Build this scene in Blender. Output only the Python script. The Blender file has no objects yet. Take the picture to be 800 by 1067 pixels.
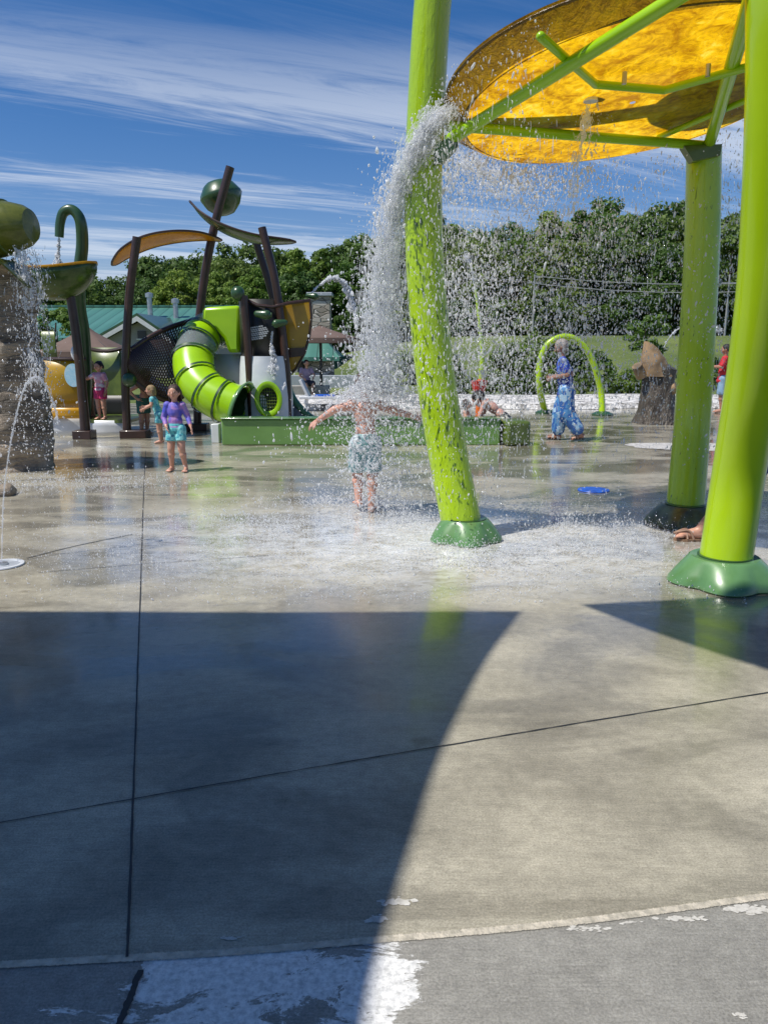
import bpy, bmesh, math, random
import numpy as np
from mathutils import Vector, Matrix, noise as mnoise

random.seed(7); rng = np.random.default_rng(7)
sc = bpy.context.scene
col = sc.collection
R = math.radians
_lin = np.linspace
def lins(*a, **k): return [float(x) for x in _lin(*a, **k)]
# ------------------------------------------------------------------ camera
CH = 1.45; PITCH = R(11.9); F = 801.0; CX, CY = 400.0, 533.5
cam_d = bpy.data.cameras.new('camera'); cam = bpy.data.objects.new('camera', cam_d); col.objects.link(cam)
cam.location = (0, 0, CH); cam.rotation_euler = (math.pi/2 - PITCH, 0, 0)
cam_d.sensor_fit = 'VERTICAL'; cam_d.sensor_height = 24.0; cam_d.lens = 24.0*F/1067.0
cam_d.clip_start = 0.05; cam_d.clip_end = 3000
sc.camera = cam
CP, SP = math.cos(PITCH), math.sin(PITCH)
def ray(px, py):
    u = px-CX; v = CY-py
    return Vector((u, F*CP+v*SP, -F*SP+v*CP))
def P(px, py, Y):
    d = ray(px, py); t = Y/d.y
    return Vector((d.x*t, Y, CH+d.z*t))
def G(px, py, z=0.0):
    d = ray(px, py); t = (z-CH)/d.z
    return Vector((d.x*t, d.y*t, z))
def ppm(Y, z=0.0):
    return F/(Y*CP-(z-CH)*SP)

# ------------------------------------------------------------------ materials
def new_mat(name):
    m = bpy.data.materials.new(name); m.use_nodes = True
    nt = m.node_tree; b = nt.nodes['Principled BSDF']
    return m, nt, b
def N(nt, t, **kw):
    n = nt.nodes.new(t)
    for k, v in kw.items():
        if k.startswith('i_'): n.inputs[k[2:].replace('_', ' ')].default_value = v
        else: setattr(n, k, v)
    return n
def L(nt, a, b): nt.links.new(a, b)
def ramp(nt, fac, stops):
    r = N(nt, 'ShaderNodeValToRGB'); e = r.color_ramp.elements
    while len(e) < len(stops): e.new(0.5)
    for i, (p, c) in enumerate(stops):
        e[i].position = p
        if not hasattr(c, '__len__'): c = (c, c, c)
        e[i].color = (c[0], c[1], c[2], 1)
    L(nt, fac, r.inputs[0]); return r
def mixc(nt, fac, a, b, blend='MIX'):
    m = N(nt, 'ShaderNodeMix', data_type='RGBA', blend_type=blend)
    for s, v in ((0, fac), (6, a), (7, b)):
        if hasattr(v, 'links'): L(nt, v, m.inputs[s])
        else: m.inputs[s].default_value = v if s == 0 else (v[0], v[1], v[2], 1)
    return m.outputs[2]
def coords(nt, scale=(1, 1, 1), kind='Object', rot=(0, 0, 0)):
    tc = N(nt, 'ShaderNodeTexCoord'); mp = N(nt, 'ShaderNodeMapping')
    mp.inputs['Scale'].default_value = scale; mp.inputs['Rotation'].default_value = rot
    L(nt, tc.outputs[kind], mp.inputs[0]); return mp.outputs[0]
def noise(nt, vec, scale, detail=4, rough=0.55, dist=0.0):
    n = N(nt, 'ShaderNodeTexNoise'); n.inputs['Scale'].default_value = scale
    n.inputs['Detail'].default_value = detail; n.inputs['Roughness'].default_value = rough
    n.inputs['Distortion'].default_value = dist
    L(nt, vec, n.inputs['Vector']); return n.outputs['Fac']
def bump(nt, h, b, strength=0.3, dist=0.01):
    n = N(nt, 'ShaderNodeBump'); n.inputs['Strength'].default_value = strength
    n.inputs['Distance'].default_value = dist; L(nt, h, n.inputs['Height']); L(nt, n.outputs[0], b.inputs['Normal']); return n
def mat(name, c, rough=0.5, c2=None, nscale=6, bmp=0.15, bdist=0.004, bscale=60, metallic=0, spec=0.5, coat=0, subs=0, scale=(1,1,1), lo=.35, hi=.65, trans=0, alpha=1):
    m, nt, b = new_mat(name)
    v = coords(nt, scale)
    if c2 is None: c2 = tuple(x*0.72 for x in c)
    f = noise(nt, v, nscale, 5, 0.6)
    r = ramp(nt, f, [(lo, c2), (hi, c)]); L(nt, r.outputs[0], b.inputs['Base Color'])
    if isinstance(rough, tuple):
        r2 = ramp(nt, f, [(lo, rough[0]), (hi, rough[1])]); L(nt, r2.outputs[0], b.inputs['Roughness'])
    else: b.inputs['Roughness'].default_value = rough
    b.inputs['Metallic'].default_value = metallic; b.inputs['Specular IOR Level'].default_value = spec
    b.inputs['Coat Weight'].default_value = coat; b.inputs['Coat Roughness'].default_value = 0.08
    if subs: b.inputs['Subsurface Weight'].default_value = subs; b.inputs['Subsurface Radius'].default_value = (0.02, 0.008, 0.004); b.inputs['Subsurface Scale'].default_value = 0.5
    if trans: b.inputs['Transmission Weight'].default_value = trans
    b.inputs['Alpha'].default_value = alpha
    if bmp: bump(nt, noise(nt, v, bscale, 3), b, bmp, bdist)
    return m
M = {}
# wet lime paint; dark reflections in its rivulets are painted into the colour
def lime_mat(name, wet, th0=.60):
    m, nt, b = new_mat(name)
    v = coords(nt)
    f = noise(nt, v, 1.7, 4)
    base = ramp(nt, f, [(0.3, (0.34, 0.53, 0.001)), (0.7, (0.42, 0.62, 0.001))]).outputs[0]
    vs = coords(nt, (34, 34, 10))
    s = noise(nt, vs, 1.0, 4, 0.55, 0.5)
    big = noise(nt, v, 1.1, 2)
    th = N(nt, 'ShaderNodeMath', operation='MULTIPLY'); L(nt, s, th.inputs[0]); 
    r0 = ramp(nt, big, [(0.3, 0.92), (0.7, 1.08)]); L(nt, r0.outputs[0], th.inputs[1])
    sz = N(nt, 'ShaderNodeSeparateXYZ'); L(nt, v, sz.inputs[0]); zr = N(nt, 'ShaderNodeMapRange'); L(nt, sz.outputs[2], zr.inputs[0])
    zr.inputs[1].default_value = 2.55; zr.inputs[2].default_value = 3.0; zr.inputs[3].default_value = 1.0; zr.inputs[4].default_value = 0.0
    mk0 = ramp(nt, th.outputs[0], [(th0, 0.0), (th0+.03, 1.0)])
    mk = N(nt, 'ShaderNodeMath', operation='MULTIPLY'); L(nt, mk0.outputs[0], mk.inputs[0]); L(nt, zr.outputs[0], mk.inputs[1])
    if wet: c = mixc(nt, mk.outputs[0], base, (0.075, 0.15, 0.004))
    else: c = base
    L(nt, c, b.inputs['Base Color'])
    b.inputs['Roughness'].default_value = 0.28; b.inputs['Coat Weight'].default_value = 0.6; b.inputs['Coat Roughness'].default_value = 0.06
    if wet: bump(nt, th.outputs[0], b, 0.6, 0.012)
    else: bump(nt, noise(nt, v, 9, 2), b, 0.06, 0.004)
    return m
M['lime_wet_refl'] = lime_mat('wet_lime_painted_refl', True); M['lime_damp_refl'] = lime_mat('damp_lime_painted_refl', True, .66); M['lime'] = lime_mat('lime_paint', False)
M['lime_slide'] = mat('lime_plastic', (0.38, 0.66, 0.004), 0.3, (0.31, 0.58, 0.003), 2, 0.05, coat=0.4)
M['dgreen'] = mat('dark_green_paint', (0.035, 0.09, 0.028), 0.35, (0.02, 0.06, 0.018), 3, 0.06, coat=0.4)
M['boot'] = mat('green_rubber_boot', (0.125, 0.27, 0.10), 0.3, (0.08, 0.19, 0.06), 4, 0.12, coat=0.5, bscale=25)
M['boot_dark'] = mat('mossy_wet_boot', (0.13, 0.16, 0.06), 0.35, (0.05, 0.055, 0.03), 9, 0.4, coat=0.4, bscale=40)
M['wallgreen'] = mat('green_wall_paint', (0.17, 0.33, 0.08), 0.35, (0.14, 0.28, 0.065), 2.5, 0.06, coat=0.3)
M['olive'] = mat('olive_paint', (0.13, 0.18, 0.03), 0.35, (0.07, 0.11, 0.02), 5, 0.06, coat=0.3)
M['bronze'] = mat('dark_bronze_post', (0.055, 0.026, 0.018), 0.4, (0.03, 0.015, 0.011), 4, 0.2, coat=0.2)
M['black'] = mat('black_rubber', (0.02, 0.02, 0.018), 0.45)
M['white'] = mat('white_gelcoat', (0.74, 0.76, 0.78), 0.35, (0.62, 0.65, 0.68), 3, 0.05, coat=0.3)
M['greyp'] = mat('grey_panel', (0.42, 0.45, 0.48), 0.4, (0.34, 0.37, 0.40), 2, 0.05)
M['steel'] = mat('galvanised_steel', (0.55, 0.56, 0.57), 0.35, metallic=0.8)
M['orange'] = mat('orange_plastic', (0.75, 0.16, 0.02), 0.35)
M['red'] = mat('red_plastic', (0.62, 0.03, 0.02), 0.4)
M['blue'] = mat('blue_cover', (0.02, 0.13, 0.62), 0.35, (0.015, 0.09, 0.5), 12)
M['cyanwin'] = mat('pale_blue_acrylic', (0.30, 0.62, 0.80), 0.2, (0.55, 0.75, 0.85), 14)
# translucent yellow fibreglass; caustic light from rippled water painted into the colour
def yellow_mat(name, c, c2, scale, tw=0.55, bs=0.6, c3=None):
    m, nt, b = new_mat(name)
    v = coords(nt)
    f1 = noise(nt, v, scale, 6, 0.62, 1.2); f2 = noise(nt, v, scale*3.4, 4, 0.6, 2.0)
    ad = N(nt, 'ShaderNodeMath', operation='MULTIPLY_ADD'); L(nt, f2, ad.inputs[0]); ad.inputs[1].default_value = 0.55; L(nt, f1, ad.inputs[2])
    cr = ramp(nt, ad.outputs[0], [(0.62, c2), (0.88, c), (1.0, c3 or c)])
    tr = N(nt, 'ShaderNodeBsdfTranslucent'); L(nt, cr.outputs[0], tr.inputs[0])
    L(nt, cr.outputs[0], b.inputs['Base Color']); b.inputs['Roughness'].default_value = 0.22; b.inputs['Coat Weight'].default_value = .3
    bn = bump(nt, ad.outputs[0], b, bs, 0.03); L(nt, bn.outputs[0], tr.inputs['Normal'])
    mx = N(nt, 'ShaderNodeMixShader'); mx.inputs[0].default_value = tw
    L(nt, b.outputs[0], mx.inputs[1]); L(nt, tr.outputs[0], mx.inputs[2])
    out = [n for n in nt.nodes if n.type == 'OUTPUT_MATERIAL'][0]; L(nt, mx.outputs[0], out.inputs[0])
    return m
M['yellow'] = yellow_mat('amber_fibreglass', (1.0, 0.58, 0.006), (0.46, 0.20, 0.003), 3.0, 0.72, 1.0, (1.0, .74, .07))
M['ywall'] = yellow_mat('amber_wall', (0.60, 0.33, 0.01), (0.32, 0.16, 0.006), 6, 0.5, .8); M['yrim'] = yellow_mat('amber_rim', (0.20, 0.11, 0.01), (0.12, 0.06, 0.006), 5, 0.3)
M['yleaf'] = yellow_mat('yellow_leaf_panel', (0.62, 0.34, 0.008), (0.5, 0.25, 0.006), 2, 0.35, 0.1)
M['yellowp'] = mat('yellow_panel', (0.46, 0.27, 0.006), 0.35, (0.36, 0.20, 0.005), 2.5, 0.05, coat=.3)
M['yellowb'] = mat('bright_yellow_panel', (0.70, 0.36, 0.006), 0.35, (0.6, 0.3, 0.006), 3, 0.05, coat=.3)
M['gleaf'] = yellow_mat('green_leaf_panel', (0.085, 0.14, 0.03), (0.05, 0.09, 0.02), 2, 0.25, 0.1)
M['bucketgreen'] = yellow_mat('translucent_green_bucket', (0.20, 0.22, 0.04), (0.11, 0.14, 0.025), 2.2, 0.35, 0.15)

# water drops: bright, part clear
def water_mat(name, trans=0.35, white=0.92):
    m, nt, b = new_mat(name)
    v = coords(nt)
    f = noise(nt, v, 25, 2)
    r = ramp(nt, f, [(0.3, (white*0.80, white*0.84, white*0.9)), (0.7, (white, white, white))]); L(nt, r.outputs[0], b.inputs['Base Color'])
    b.inputs['Roughness'].default_value = 0.08; b.inputs['IOR'].default_value = 1.33; b.inputs['Specular IOR Level'].default_value = 1.0
    tl = N(nt, 'ShaderNodeBsdfTranslucent'); tl.inputs[0].default_value = (0.97, 0.98, 1.0, 1)
    m1 = N(nt, 'ShaderNodeMixShader'); m1.inputs[0].default_value = 0.5; L(nt, b.outputs[0], m1.inputs[1]); L(nt, tl.outputs[0], m1.inputs[2])
    tp = N(nt, 'ShaderNodeBsdfTransparent')
    m2 = N(nt, 'ShaderNodeMixShader'); m2.inputs[0].default_value = trans; L(nt, m1.outputs[0], m2.inputs[1]); L(nt, tp.outputs[0], m2.inputs[2])
    out = [n for n in nt.nodes if n.type == 'OUTPUT_MATERIAL'][0]; L(nt, m2.outputs[0], out.inputs[0])
    bump(nt, noise(nt, v, 60, 2), b, 0.5, 0.004)
    return m
M['drop'] = water_mat('water_drops', 0.30); M['foam'] = water_mat('white_water', 0.42, 1.0); M['stream'] = water_mat('clear_stream', 0.55)

# wet concrete
def concrete(name, wetlo, wethi, base, base2, foam=False, dry=False):
    m, nt, b = new_mat(name)
    v = coords(nt)
    big = noise(nt, v, 0.38, 5, 0.55, 0.6); mid = noise(nt, v, 2.6, 6, 0.62, 0.3); fine = noise(nt, v, 150, 6, 0.8)
    brv = coords(nt, (9, 150, 1), rot=(0, 0, R(-8))); broom = noise(nt, brv, 1.0, 4, 0.6, 0.4)
    c1 = ramp(nt, big, [(0.30, base2), (0.68, base)]).outputs[0]
    m1 = ramp(nt, mid, [(0.25, 0.80), (0.75, 1.10)]).outputs[0]
    c1 = mixc(nt, 1.0, c1, m1, 'MULTIPLY'); gr = ramp(nt, noise(nt, v, 22, 6, 0.7), [(0.3, .80), (0.7, 1.12)]).outputs[0]; c1 = mixc(nt, 1.0, c1, gr, 'MULTIPLY')
    c1 = mixc(nt, 1.0, c1, ramp(nt, fine, [(0.30, 0.52), (0.70, 1.36)]).outputs[0], 'MULTIPLY')
    c1 = mixc(nt, 1.0, c1, ramp(nt, broom, [(0.3, 0.87), (0.7, 1.09)]).outputs[0], 'MULTIPLY')
    wv = noise(nt, coords(nt, (0.8, 1.5, 1)), 0.9, 5, 0.55, 0.8)
    if dry:
        st = noise(nt, coords(nt, (1.6, 3.2, 1)), 1.9, 12, 0.78, 0.6)
        tcx = N(nt, 'ShaderNodeTexCoord'); sep = N(nt, 'ShaderNodeSeparateXYZ'); L(nt, tcx.outputs['Object'], sep.inputs[0])
        # mineral bloom strongest left of the middle, patches by the kerb at the right
        mr = N(nt, 'ShaderNodeMapRange'); L(nt, sep.outputs[0], mr.inputs[0])
        mr.inputs[1].default_value = 0.02; mr.inputs[2].default_value = 0.16; mr.inputs[3].default_value = 0.10; mr.inputs[4].default_value = -0.10
        mr2 = N(nt, 'ShaderNodeMapRange'); L(nt, sep.outputs[0], mr2.inputs[0])
        mr2.inputs[1].default_value = -0.85; mr2.inputs[2].default_value = -0.5; mr2.inputs[3].default_value = -0.2; mr2.inputs[4].default_value = 0.0
        a = N(nt, 'ShaderNodeMath', operation='ADD'); L(nt, st, a.inputs[0]); L(nt, mr.outputs[0], a.inputs[1])
        a2 = N(nt, 'ShaderNodeMath', operation='ADD'); L(nt, a.outputs[0], a2.inputs[0]); L(nt, mr2.outputs[0], a2.inputs[1])
        k = ramp(nt, a2.outputs[0], [(0.55, 0.0), (0.568, 1.0)]).outputs[0]
        fl = ramp(nt, noise(nt, v, 55, 5, 0.7), [(0.35, (0.5, 0.5, 0.48)), (0.6, (0.85, 0.84, 0.80))]).outputs[0]
        c1 = mixc(nt, k, c1, fl)
        rr = ramp(nt, a2.outputs[0], [(0.45, 0.42), (0.56, 0.75)]).outputs[0]
    else:
        rr = ramp(nt, wv, [(0.36, wetlo), (0.66, wethi)]).outputs[0]
        tint = ramp(nt, wv, [(0.44, 0.70), (0.485, 0.86), (0.6, 1.0)]).outputs[0]
        c1 = mixc(nt, 1.0, c1, tint, 'MULTIPLY')
        dm = ramp(nt, noise(nt, coords(nt, (1, 1.8, 1)), 1.15, 5, 0.6, 0.7), [(0.42, 1.0), (0.50, 0.90), (0.62, 0.74)]).outputs[0]; c1 = mixc(nt, 1.0, c1, dm, 'MULTIPLY')
        # worn brown spots
        sp = ramp(nt, noise(nt, coords(nt, (1.2, 2.2, 1)), 1.35, 4, 0.6, 0.4), [(0.66, 0.0), (0.74, 0.7)]).outputs[0]
        c1 = mixc(nt, sp, c1, (0.10, 0.085, 0.05))
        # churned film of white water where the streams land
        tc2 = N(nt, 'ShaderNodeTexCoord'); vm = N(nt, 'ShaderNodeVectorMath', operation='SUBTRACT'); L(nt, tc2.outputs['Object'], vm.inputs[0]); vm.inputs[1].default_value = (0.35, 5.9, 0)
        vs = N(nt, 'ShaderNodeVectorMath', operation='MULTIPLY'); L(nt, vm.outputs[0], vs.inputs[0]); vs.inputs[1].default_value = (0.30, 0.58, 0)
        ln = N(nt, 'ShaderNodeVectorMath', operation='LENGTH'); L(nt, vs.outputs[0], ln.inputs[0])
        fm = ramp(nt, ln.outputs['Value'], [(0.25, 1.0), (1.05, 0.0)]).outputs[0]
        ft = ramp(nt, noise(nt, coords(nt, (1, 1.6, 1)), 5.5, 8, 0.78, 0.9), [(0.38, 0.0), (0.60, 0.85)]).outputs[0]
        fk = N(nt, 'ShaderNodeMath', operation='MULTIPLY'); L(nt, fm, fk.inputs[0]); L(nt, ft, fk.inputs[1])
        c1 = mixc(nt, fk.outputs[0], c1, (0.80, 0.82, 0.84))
    L(nt, c1, b.inputs['Base Color']); L(nt, rr, b.inputs['Roughness'])
    b.inputs['Specular IOR Level'].default_value = 0.5; b.inputs['IOR'].default_value = 1.36 if not dry else 1.4
    if not dry:
        ww = ramp(nt, wv, [(0.455, 1.0), (0.50, 0.45), (0.62, 0.2)]).outputs[0]
        tcy = N(nt, 'ShaderNodeTexCoord'); sy = N(nt, 'ShaderNodeSeparateXYZ'); L(nt, tcy.outputs['Object'], sy.inputs[0]); my = N(nt, 'ShaderNodeMapRange', interpolation_type='SMOOTHSTEP')
        wj = N(nt, 'ShaderNodeMath', operation='MULTIPLY_ADD'); L(nt, big, wj.inputs[0]); wj.inputs[1].default_value = 1.6; L(nt, sy.outputs[1], wj.inputs[2])
        L(nt, wj.outputs[0], my.inputs[0]); my.inputs[1].default_value = 3.1; my.inputs[2].default_value = 4.9; my.inputs[3].default_value = .12; my.inputs[4].default_value = 1.0
        wm = N(nt, 'ShaderNodeMath', operation='MULTIPLY'); L(nt, ww, wm.inputs[0]); L(nt, my.outputs[0], wm.inputs[1]); L(nt, wm.outputs[0], b.inputs['Coat Weight'])
        rm_ = N(nt, 'ShaderNodeMapRange'); L(nt, my.outputs[0], rm_.inputs[0]); rm_.inputs[3].default_value = .36; rm_.inputs[4].default_value = 0.0
        ra = N(nt, 'ShaderNodeMath', operation='ADD'); L(nt, rr, ra.inputs[0]); L(nt, rm_.outputs[0], ra.inputs[1]); L(nt, ra.outputs[0], b.inputs['Roughness']); b.inputs['Coat IOR'].default_value = 1.33; b.inputs['Coat Roughness'].default_value = 0.035
        cb = N(nt, 'ShaderNodeBump'); cb.inputs['Strength'].default_value = .25; cb.inputs['Distance'].default_value = .004; L(nt, noise(nt, coords(nt, (1, 2.2, 1)), 14, 3), cb.inputs['Height']); L(nt, cb.outputs[0], b.inputs['Coat Normal'])
    hh = N(nt, 'ShaderNodeMath', operation='MULTIPLY_ADD'); L(nt, broom, hh.inputs[0]); hh.inputs[1].default_value = 0.5; L(nt, fine, hh.inputs[2])
    bump(nt, hh.outputs[0], b, 0.30 if not dry else 0.5, 0.0018 if not dry else 0.004)
    return m
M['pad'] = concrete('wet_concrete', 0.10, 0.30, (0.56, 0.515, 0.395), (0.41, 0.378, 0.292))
M['walk'] = concrete('walkway_concrete', 0.3, 0.6, (0.37, 0.355, 0.31), (0.275, 0.265, 0.235), dry=True)
M['joint'] = mat('dark_joint', (0.03, 0.03, 0.03), 0.6, bmp=0.3)
M['kerbmat'] = mat('chalky_seam', (0.60, 0.54, 0.43), 0.8, (0.36, 0.33, 0.26), 38, 0.9, 0.006, 90)
M['gravel'] = mat('white_gravel', (0.74, 0.72, 0.68), 0.9, (0.22, 0.21, 0.19), 5, 1.0, 0.08, 12, lo=.40, hi=.52)
M['chalk'] = mat('faded_chalk', (0.62, 0.60, 0.54), 0.85, (0.44, 0.42, 0.37), 40, 0)
M['stainw'] = mat('chalk_white_stain', (0.62, 0.6, 0.56), 0.8, (0.3, 0.29, 0.27), 14, 0.4)
def grass_mat():
    m, nt, b = new_mat('grass_ground'); v = coords(nt)
    a = noise(nt, v, 0.25, 6, 0.6); f = noise(nt, v, 9, 6, 0.75)
    c = ramp(nt, a, [(0.3, (0.085, 0.13, 0.026)), (0.7, (0.20, 0.25, 0.06))]).outputs[0]
    c = mixc(nt, 1.0, c, ramp(nt, f, [(0.3, 0.55), (0.7, 1.3)]).outputs[0], 'MULTIPLY')
    L(nt, c, b.inputs['Base Color']); b.inputs['Roughness'].default_value = 0.9; bump(nt, f, b, 1.0, 0.08); return m
M['grass'] = grass_mat()
def leaf_mat(name, c, c2, tw=0.3):
    m, nt, b = new_mat(name)
    oi = N(nt, 'ShaderNodeObjectInfo'); v = coords(nt)
    f = noise(nt, v, 0.9, 4, 0.65); g = noise(nt, v, 6.0, 2)
    a = N(nt, 'ShaderNodeMath', operation='MULTIPLY_ADD'); L(nt, g, a.inputs[0]); a.inputs[1].default_value = 0.5; L(nt, f, a.inputs[2])
    r = ramp(nt, a.outputs[0], [(0.55, c2), (0.95, c)]).outputs[0]
    hs = N(nt, 'ShaderNodeHueSaturation'); L(nt, r, hs.inputs['Color'])
    mr = N(nt, 'ShaderNodeMapRange'); L(nt, oi.outputs['Random'], mr.inputs[0]); mr.inputs[3].default_value = 0.7; mr.inputs[4].default_value = 1.35
    L(nt, mr.outputs[0], hs.inputs['Value'])
    mr2 = N(nt, 'ShaderNodeMapRange'); L(nt, oi.outputs['Random'], mr2.inputs[0]); mr2.inputs[3].default_value = 0.52; mr2.inputs[4].default_value = 0.475
    L(nt, mr2.outputs[0], hs.inputs['Hue'])
    L(nt, hs.outputs[0], b.inputs['Base Color']); b.inputs['Roughness'].default_value = 0.55; b.inputs['Specular IOR Level'].default_value = .3
    tl = N(nt, 'ShaderNodeBsdfTranslucent'); L(nt, hs.outputs[0], tl.inputs[0])
    mx = N(nt, 'ShaderNodeMixShader'); mx.inputs[0].default_value = tw; L(nt, b.outputs[0], mx.inputs[1]); L(nt, tl.outputs[0], mx.inputs[2])
    out = [n for n in nt.nodes if n.type == 'OUTPUT_MATERIAL'][0]; L(nt, mx.outputs[0], out.inputs[0]); return m
M['leaf'] = leaf_mat('tree_leaves', (0.20, 0.31, 0.05), (0.085, 0.16, 0.028), .4)
M['leafd'] = leaf_mat('dark_leaves', (0.14, 0.225, 0.045), (0.055, 0.105, 0.022), .35)
M['bark'] = mat('bark', (0.09, 0.07, 0.05), 0.9, (0.045, 0.035, 0.025), 6, 0.6, .03, 12)
def rock_mat():
    m, nt, b = new_mat('layered_rock'); v = coords(nt)
    f = noise(nt, v, 2.3, 7, 0.65, .5); st = noise(nt, coords(nt, (1.2, 1.2, 7)), 1.2, 6, 0.65, 0.5)
    c = ramp(nt, f, [(0.3, (0.10, 0.085, 0.065)), (0.5, (0.28, 0.225, 0.165)), (0.72, (0.5, 0.39, 0.27))]).outputs[0]
    c = mixc(nt, 1.0, c, ramp(nt, st, [(0.38, 0.35), (0.5, 1.1)]).outputs[0], 'MULTIPLY')
    L(nt, c, b.inputs['Base Color']); b.inputs['Roughness'].default_value = 0.55
    ad = N(nt, 'ShaderNodeMath', operation='ADD'); L(nt, f, ad.inputs[0]); L(nt, st, ad.inputs[1]); bump(nt, ad.outputs[0], b, 1.0, 0.09); return m
M['rock'] = rock_mat()
M['stump'] = mat('wet_sculpted_bark', (0.14, 0.115, 0.085), 0.4, (0.035, 0.028, 0.02), 3.0, 1.0, 0.06, 9, scale=(3, 3, .8))
M['cut'] = mat('sawn_wood', (0.38, 0.25, 0.13), 0.6, (0.13, 0.09, 0.05), 4, 0.4, .01, 20)
def seam_mat(name, c, px):
    m, nt, b = new_mat(name); v = coords(nt)
    w = N(nt, 'ShaderNodeTexWave', wave_type='BANDS', bands_direction='X'); w.inputs['Scale'].default_value = px; L(nt, v, w.inputs[0])
    k = ramp(nt, w.outputs['Fac'], [(0.0, 0.5), (0.06, 1.0)]).outputs[0]
    base = ramp(nt, noise(nt, v, .5, 4), [(0.3, tuple(x*.85 for x in c)), (0.7, c)]).outputs[0]
    L(nt, mixc(nt, 1.0, base, k, 'MULTIPLY'), b.inputs['Base Color']); b.inputs['Roughness'].default_value = 0.4; b.inputs['Metallic'].default_value = .1
    bump(nt, w.outputs['Fac'], b, .5, .05); return m
M['teal'] = seam_mat('teal_standing_seam', (0.085, 0.235, 0.18), 0.55)
M['siding'] = mat('grey_siding', (0.36, 0.34, 0.32), 0.8, (0.30, 0.285, 0.27), 3, scale=(1, 1, 8))
M['trim'] = mat('white_trim', (0.72, 0.72, 0.70), 0.5, (0.6, 0.6, 0.58))
def stone_mat():
    m, nt, b = new_mat('stacked_stone'); v = coords(nt, (2.6, 2.6, 6.5))
    vo = N(nt, 'ShaderNodeTexVoronoi'); vo.inputs['Scale'].default_value = 1.0; L(nt, v, vo.inputs[0])
    vd = N(nt, 'ShaderNodeTexVoronoi', feature='DISTANCE_TO_EDGE'); vd.inputs['Scale'].default_value = 1.0; L(nt, v, vd.inputs[0])
    sep = N(nt, 'ShaderNodeSeparateColor'); L(nt, vo.outputs['Color'], sep.inputs[0])
    c = ramp(nt, sep.outputs[0], [(0.0, (0.22, 0.19, 0.15)), (0.5, (0.42, 0.37, 0.30)), (1.0, (0.55, 0.50, 0.44))]).outputs[0]
    e = ramp(nt, vd.outputs['Distance'], [(0.0, 0.35), (0.09, 1.0)]).outputs[0]
    L(nt, mixc(nt, 1.0, c, e, 'MULTIPLY'), b.inputs['Base Color']); b.inputs['Roughness'].default_value = 0.85; bump(nt, e, b, 1, .03); return m
M['stone'] = stone_mat()
M['shade'] = mat('brown_shade_fabric', (0.17, 0.115, 0.09), 0.8, (0.13, 0.085, 0.065), 1.5)
M['sail'] = mat('brown_sail_cloth', (0.07, 0.055, 0.045), 0.9)
M['darkgl'] = mat('dark_window', (0.02, 0.025, 0.03), 0.15)
def clear_mat():
    m, nt, b = new_mat('clear_acrylic'); b.inputs['Base Color'].default_value = (.75, .85, .85, 1); b.inputs['Roughness'].default_value = .08
    tp = N(nt, 'ShaderNodeBsdfTransparent'); tp.inputs[0].default_value = (.80, .86, .86, 1); mx = N(nt, 'ShaderNodeMixShader')
    f = noise(nt, coords(nt), 3, 2); r = ramp(nt, f, [(0, .68), (1, .85)]); L(nt, r.outputs[0], mx.inputs[0])
    L(nt, b.outputs[0], mx.inputs[1]); L(nt, tp.outputs[0], mx.inputs[2])
    out = [n for n in nt.nodes if n.type == 'OUTPUT_MATERIAL'][0]; L(nt, mx.outputs[0], out.inputs[0]); return m
M['clear'] = clear_mat()
def skin(name, c): return mat(name, c, 0.42, tuple(x*y for x, y in zip(c, (.88, .78, .76))), 9, 0.12, .003, 120, subs=0.12)
M['skin'] = skin('fair_skin', (0.60, 0.34, 0.24)); M['skin_pink'] = skin('sunburnt_skin', (0.66, 0.38, 0.29)); M['skin_tan'] = skin('tan_skin', (0.42, 0.22, 0.14))
M['eye'] = mat('dark_eye', (0.03, 0.02, 0.015), 0.2); M['lip'] = mat('lips', (0.40, 0.14, 0.12), 0.5)
M['hair_br'] = mat('brown_hair', (0.075, 0.04, 0.022), 0.5, (0.03, 0.016, 0.01), 3, 0.6, .01, 30, scale=(8, 8, 1))
M['hair_bk'] = mat('black_hair', (0.02, 0.014, 0.011), 0.5, (0.01, 0.008, 0.007), 3, 0.6, .01, 30, scale=(8, 8, 1))
M['hair_bl'] = mat('blond_hair', (0.36, 0.25, 0.12), 0.5, (0.2, 0.13, 0.06), 3, 0.6, .01, 30, scale=(8, 8, 1))
M['hair_gy'] = mat('grey_hair', (0.42, 0.37, 0.33), 0.5, (0.25, 0.2, 0.17), 3, 0.6, .01, 30, scale=(8, 8, 1))
def print_mat(name, stops, scale, rough=0.6, vor=True):
    m, nt, b = new_mat(name); v = coords(nt)
    if vor:
        vo = N(nt, 'ShaderNodeTexVoronoi'); vo.inputs['Scale'].default_value = scale
        ds = noise(nt, v, scale*.5, 2); L(nt, v, vo.inputs[0]); sep = N(nt, 'ShaderNodeSeparateColor'); L(nt, vo.outputs['Color'], sep.inputs[0]); f = sep.outputs[0]
    else: f = noise(nt, v, scale, 3)
    r = ramp(nt, f, stops); r.color_ramp.interpolation = 'CONSTANT' if vor else 'LINEAR'
    L(nt, r.outputs[0], b.inputs['Base Color']); b.inputs['Roughness'].default_value = rough; bump(nt, noise(nt, v, 18, 3), b, .5, .012); return m
M['boyshorts'] = print_mat('pale_print_swim_cloth', [(0, (.42, .52, .55)), (.3, (.20, .36, .38)), (.55, (.55, .62, .64)), (.8, (.12, .26, .27))], 38)
M['rash'] = print_mat('purple_blue_rash_cloth', [(0.3, (.05, .08, .55)), (.45, (.16, .13, .50)), (.55, (.42, .20, .48)), (.68, (.10, .35, .60))], 6, vor=False)
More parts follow.
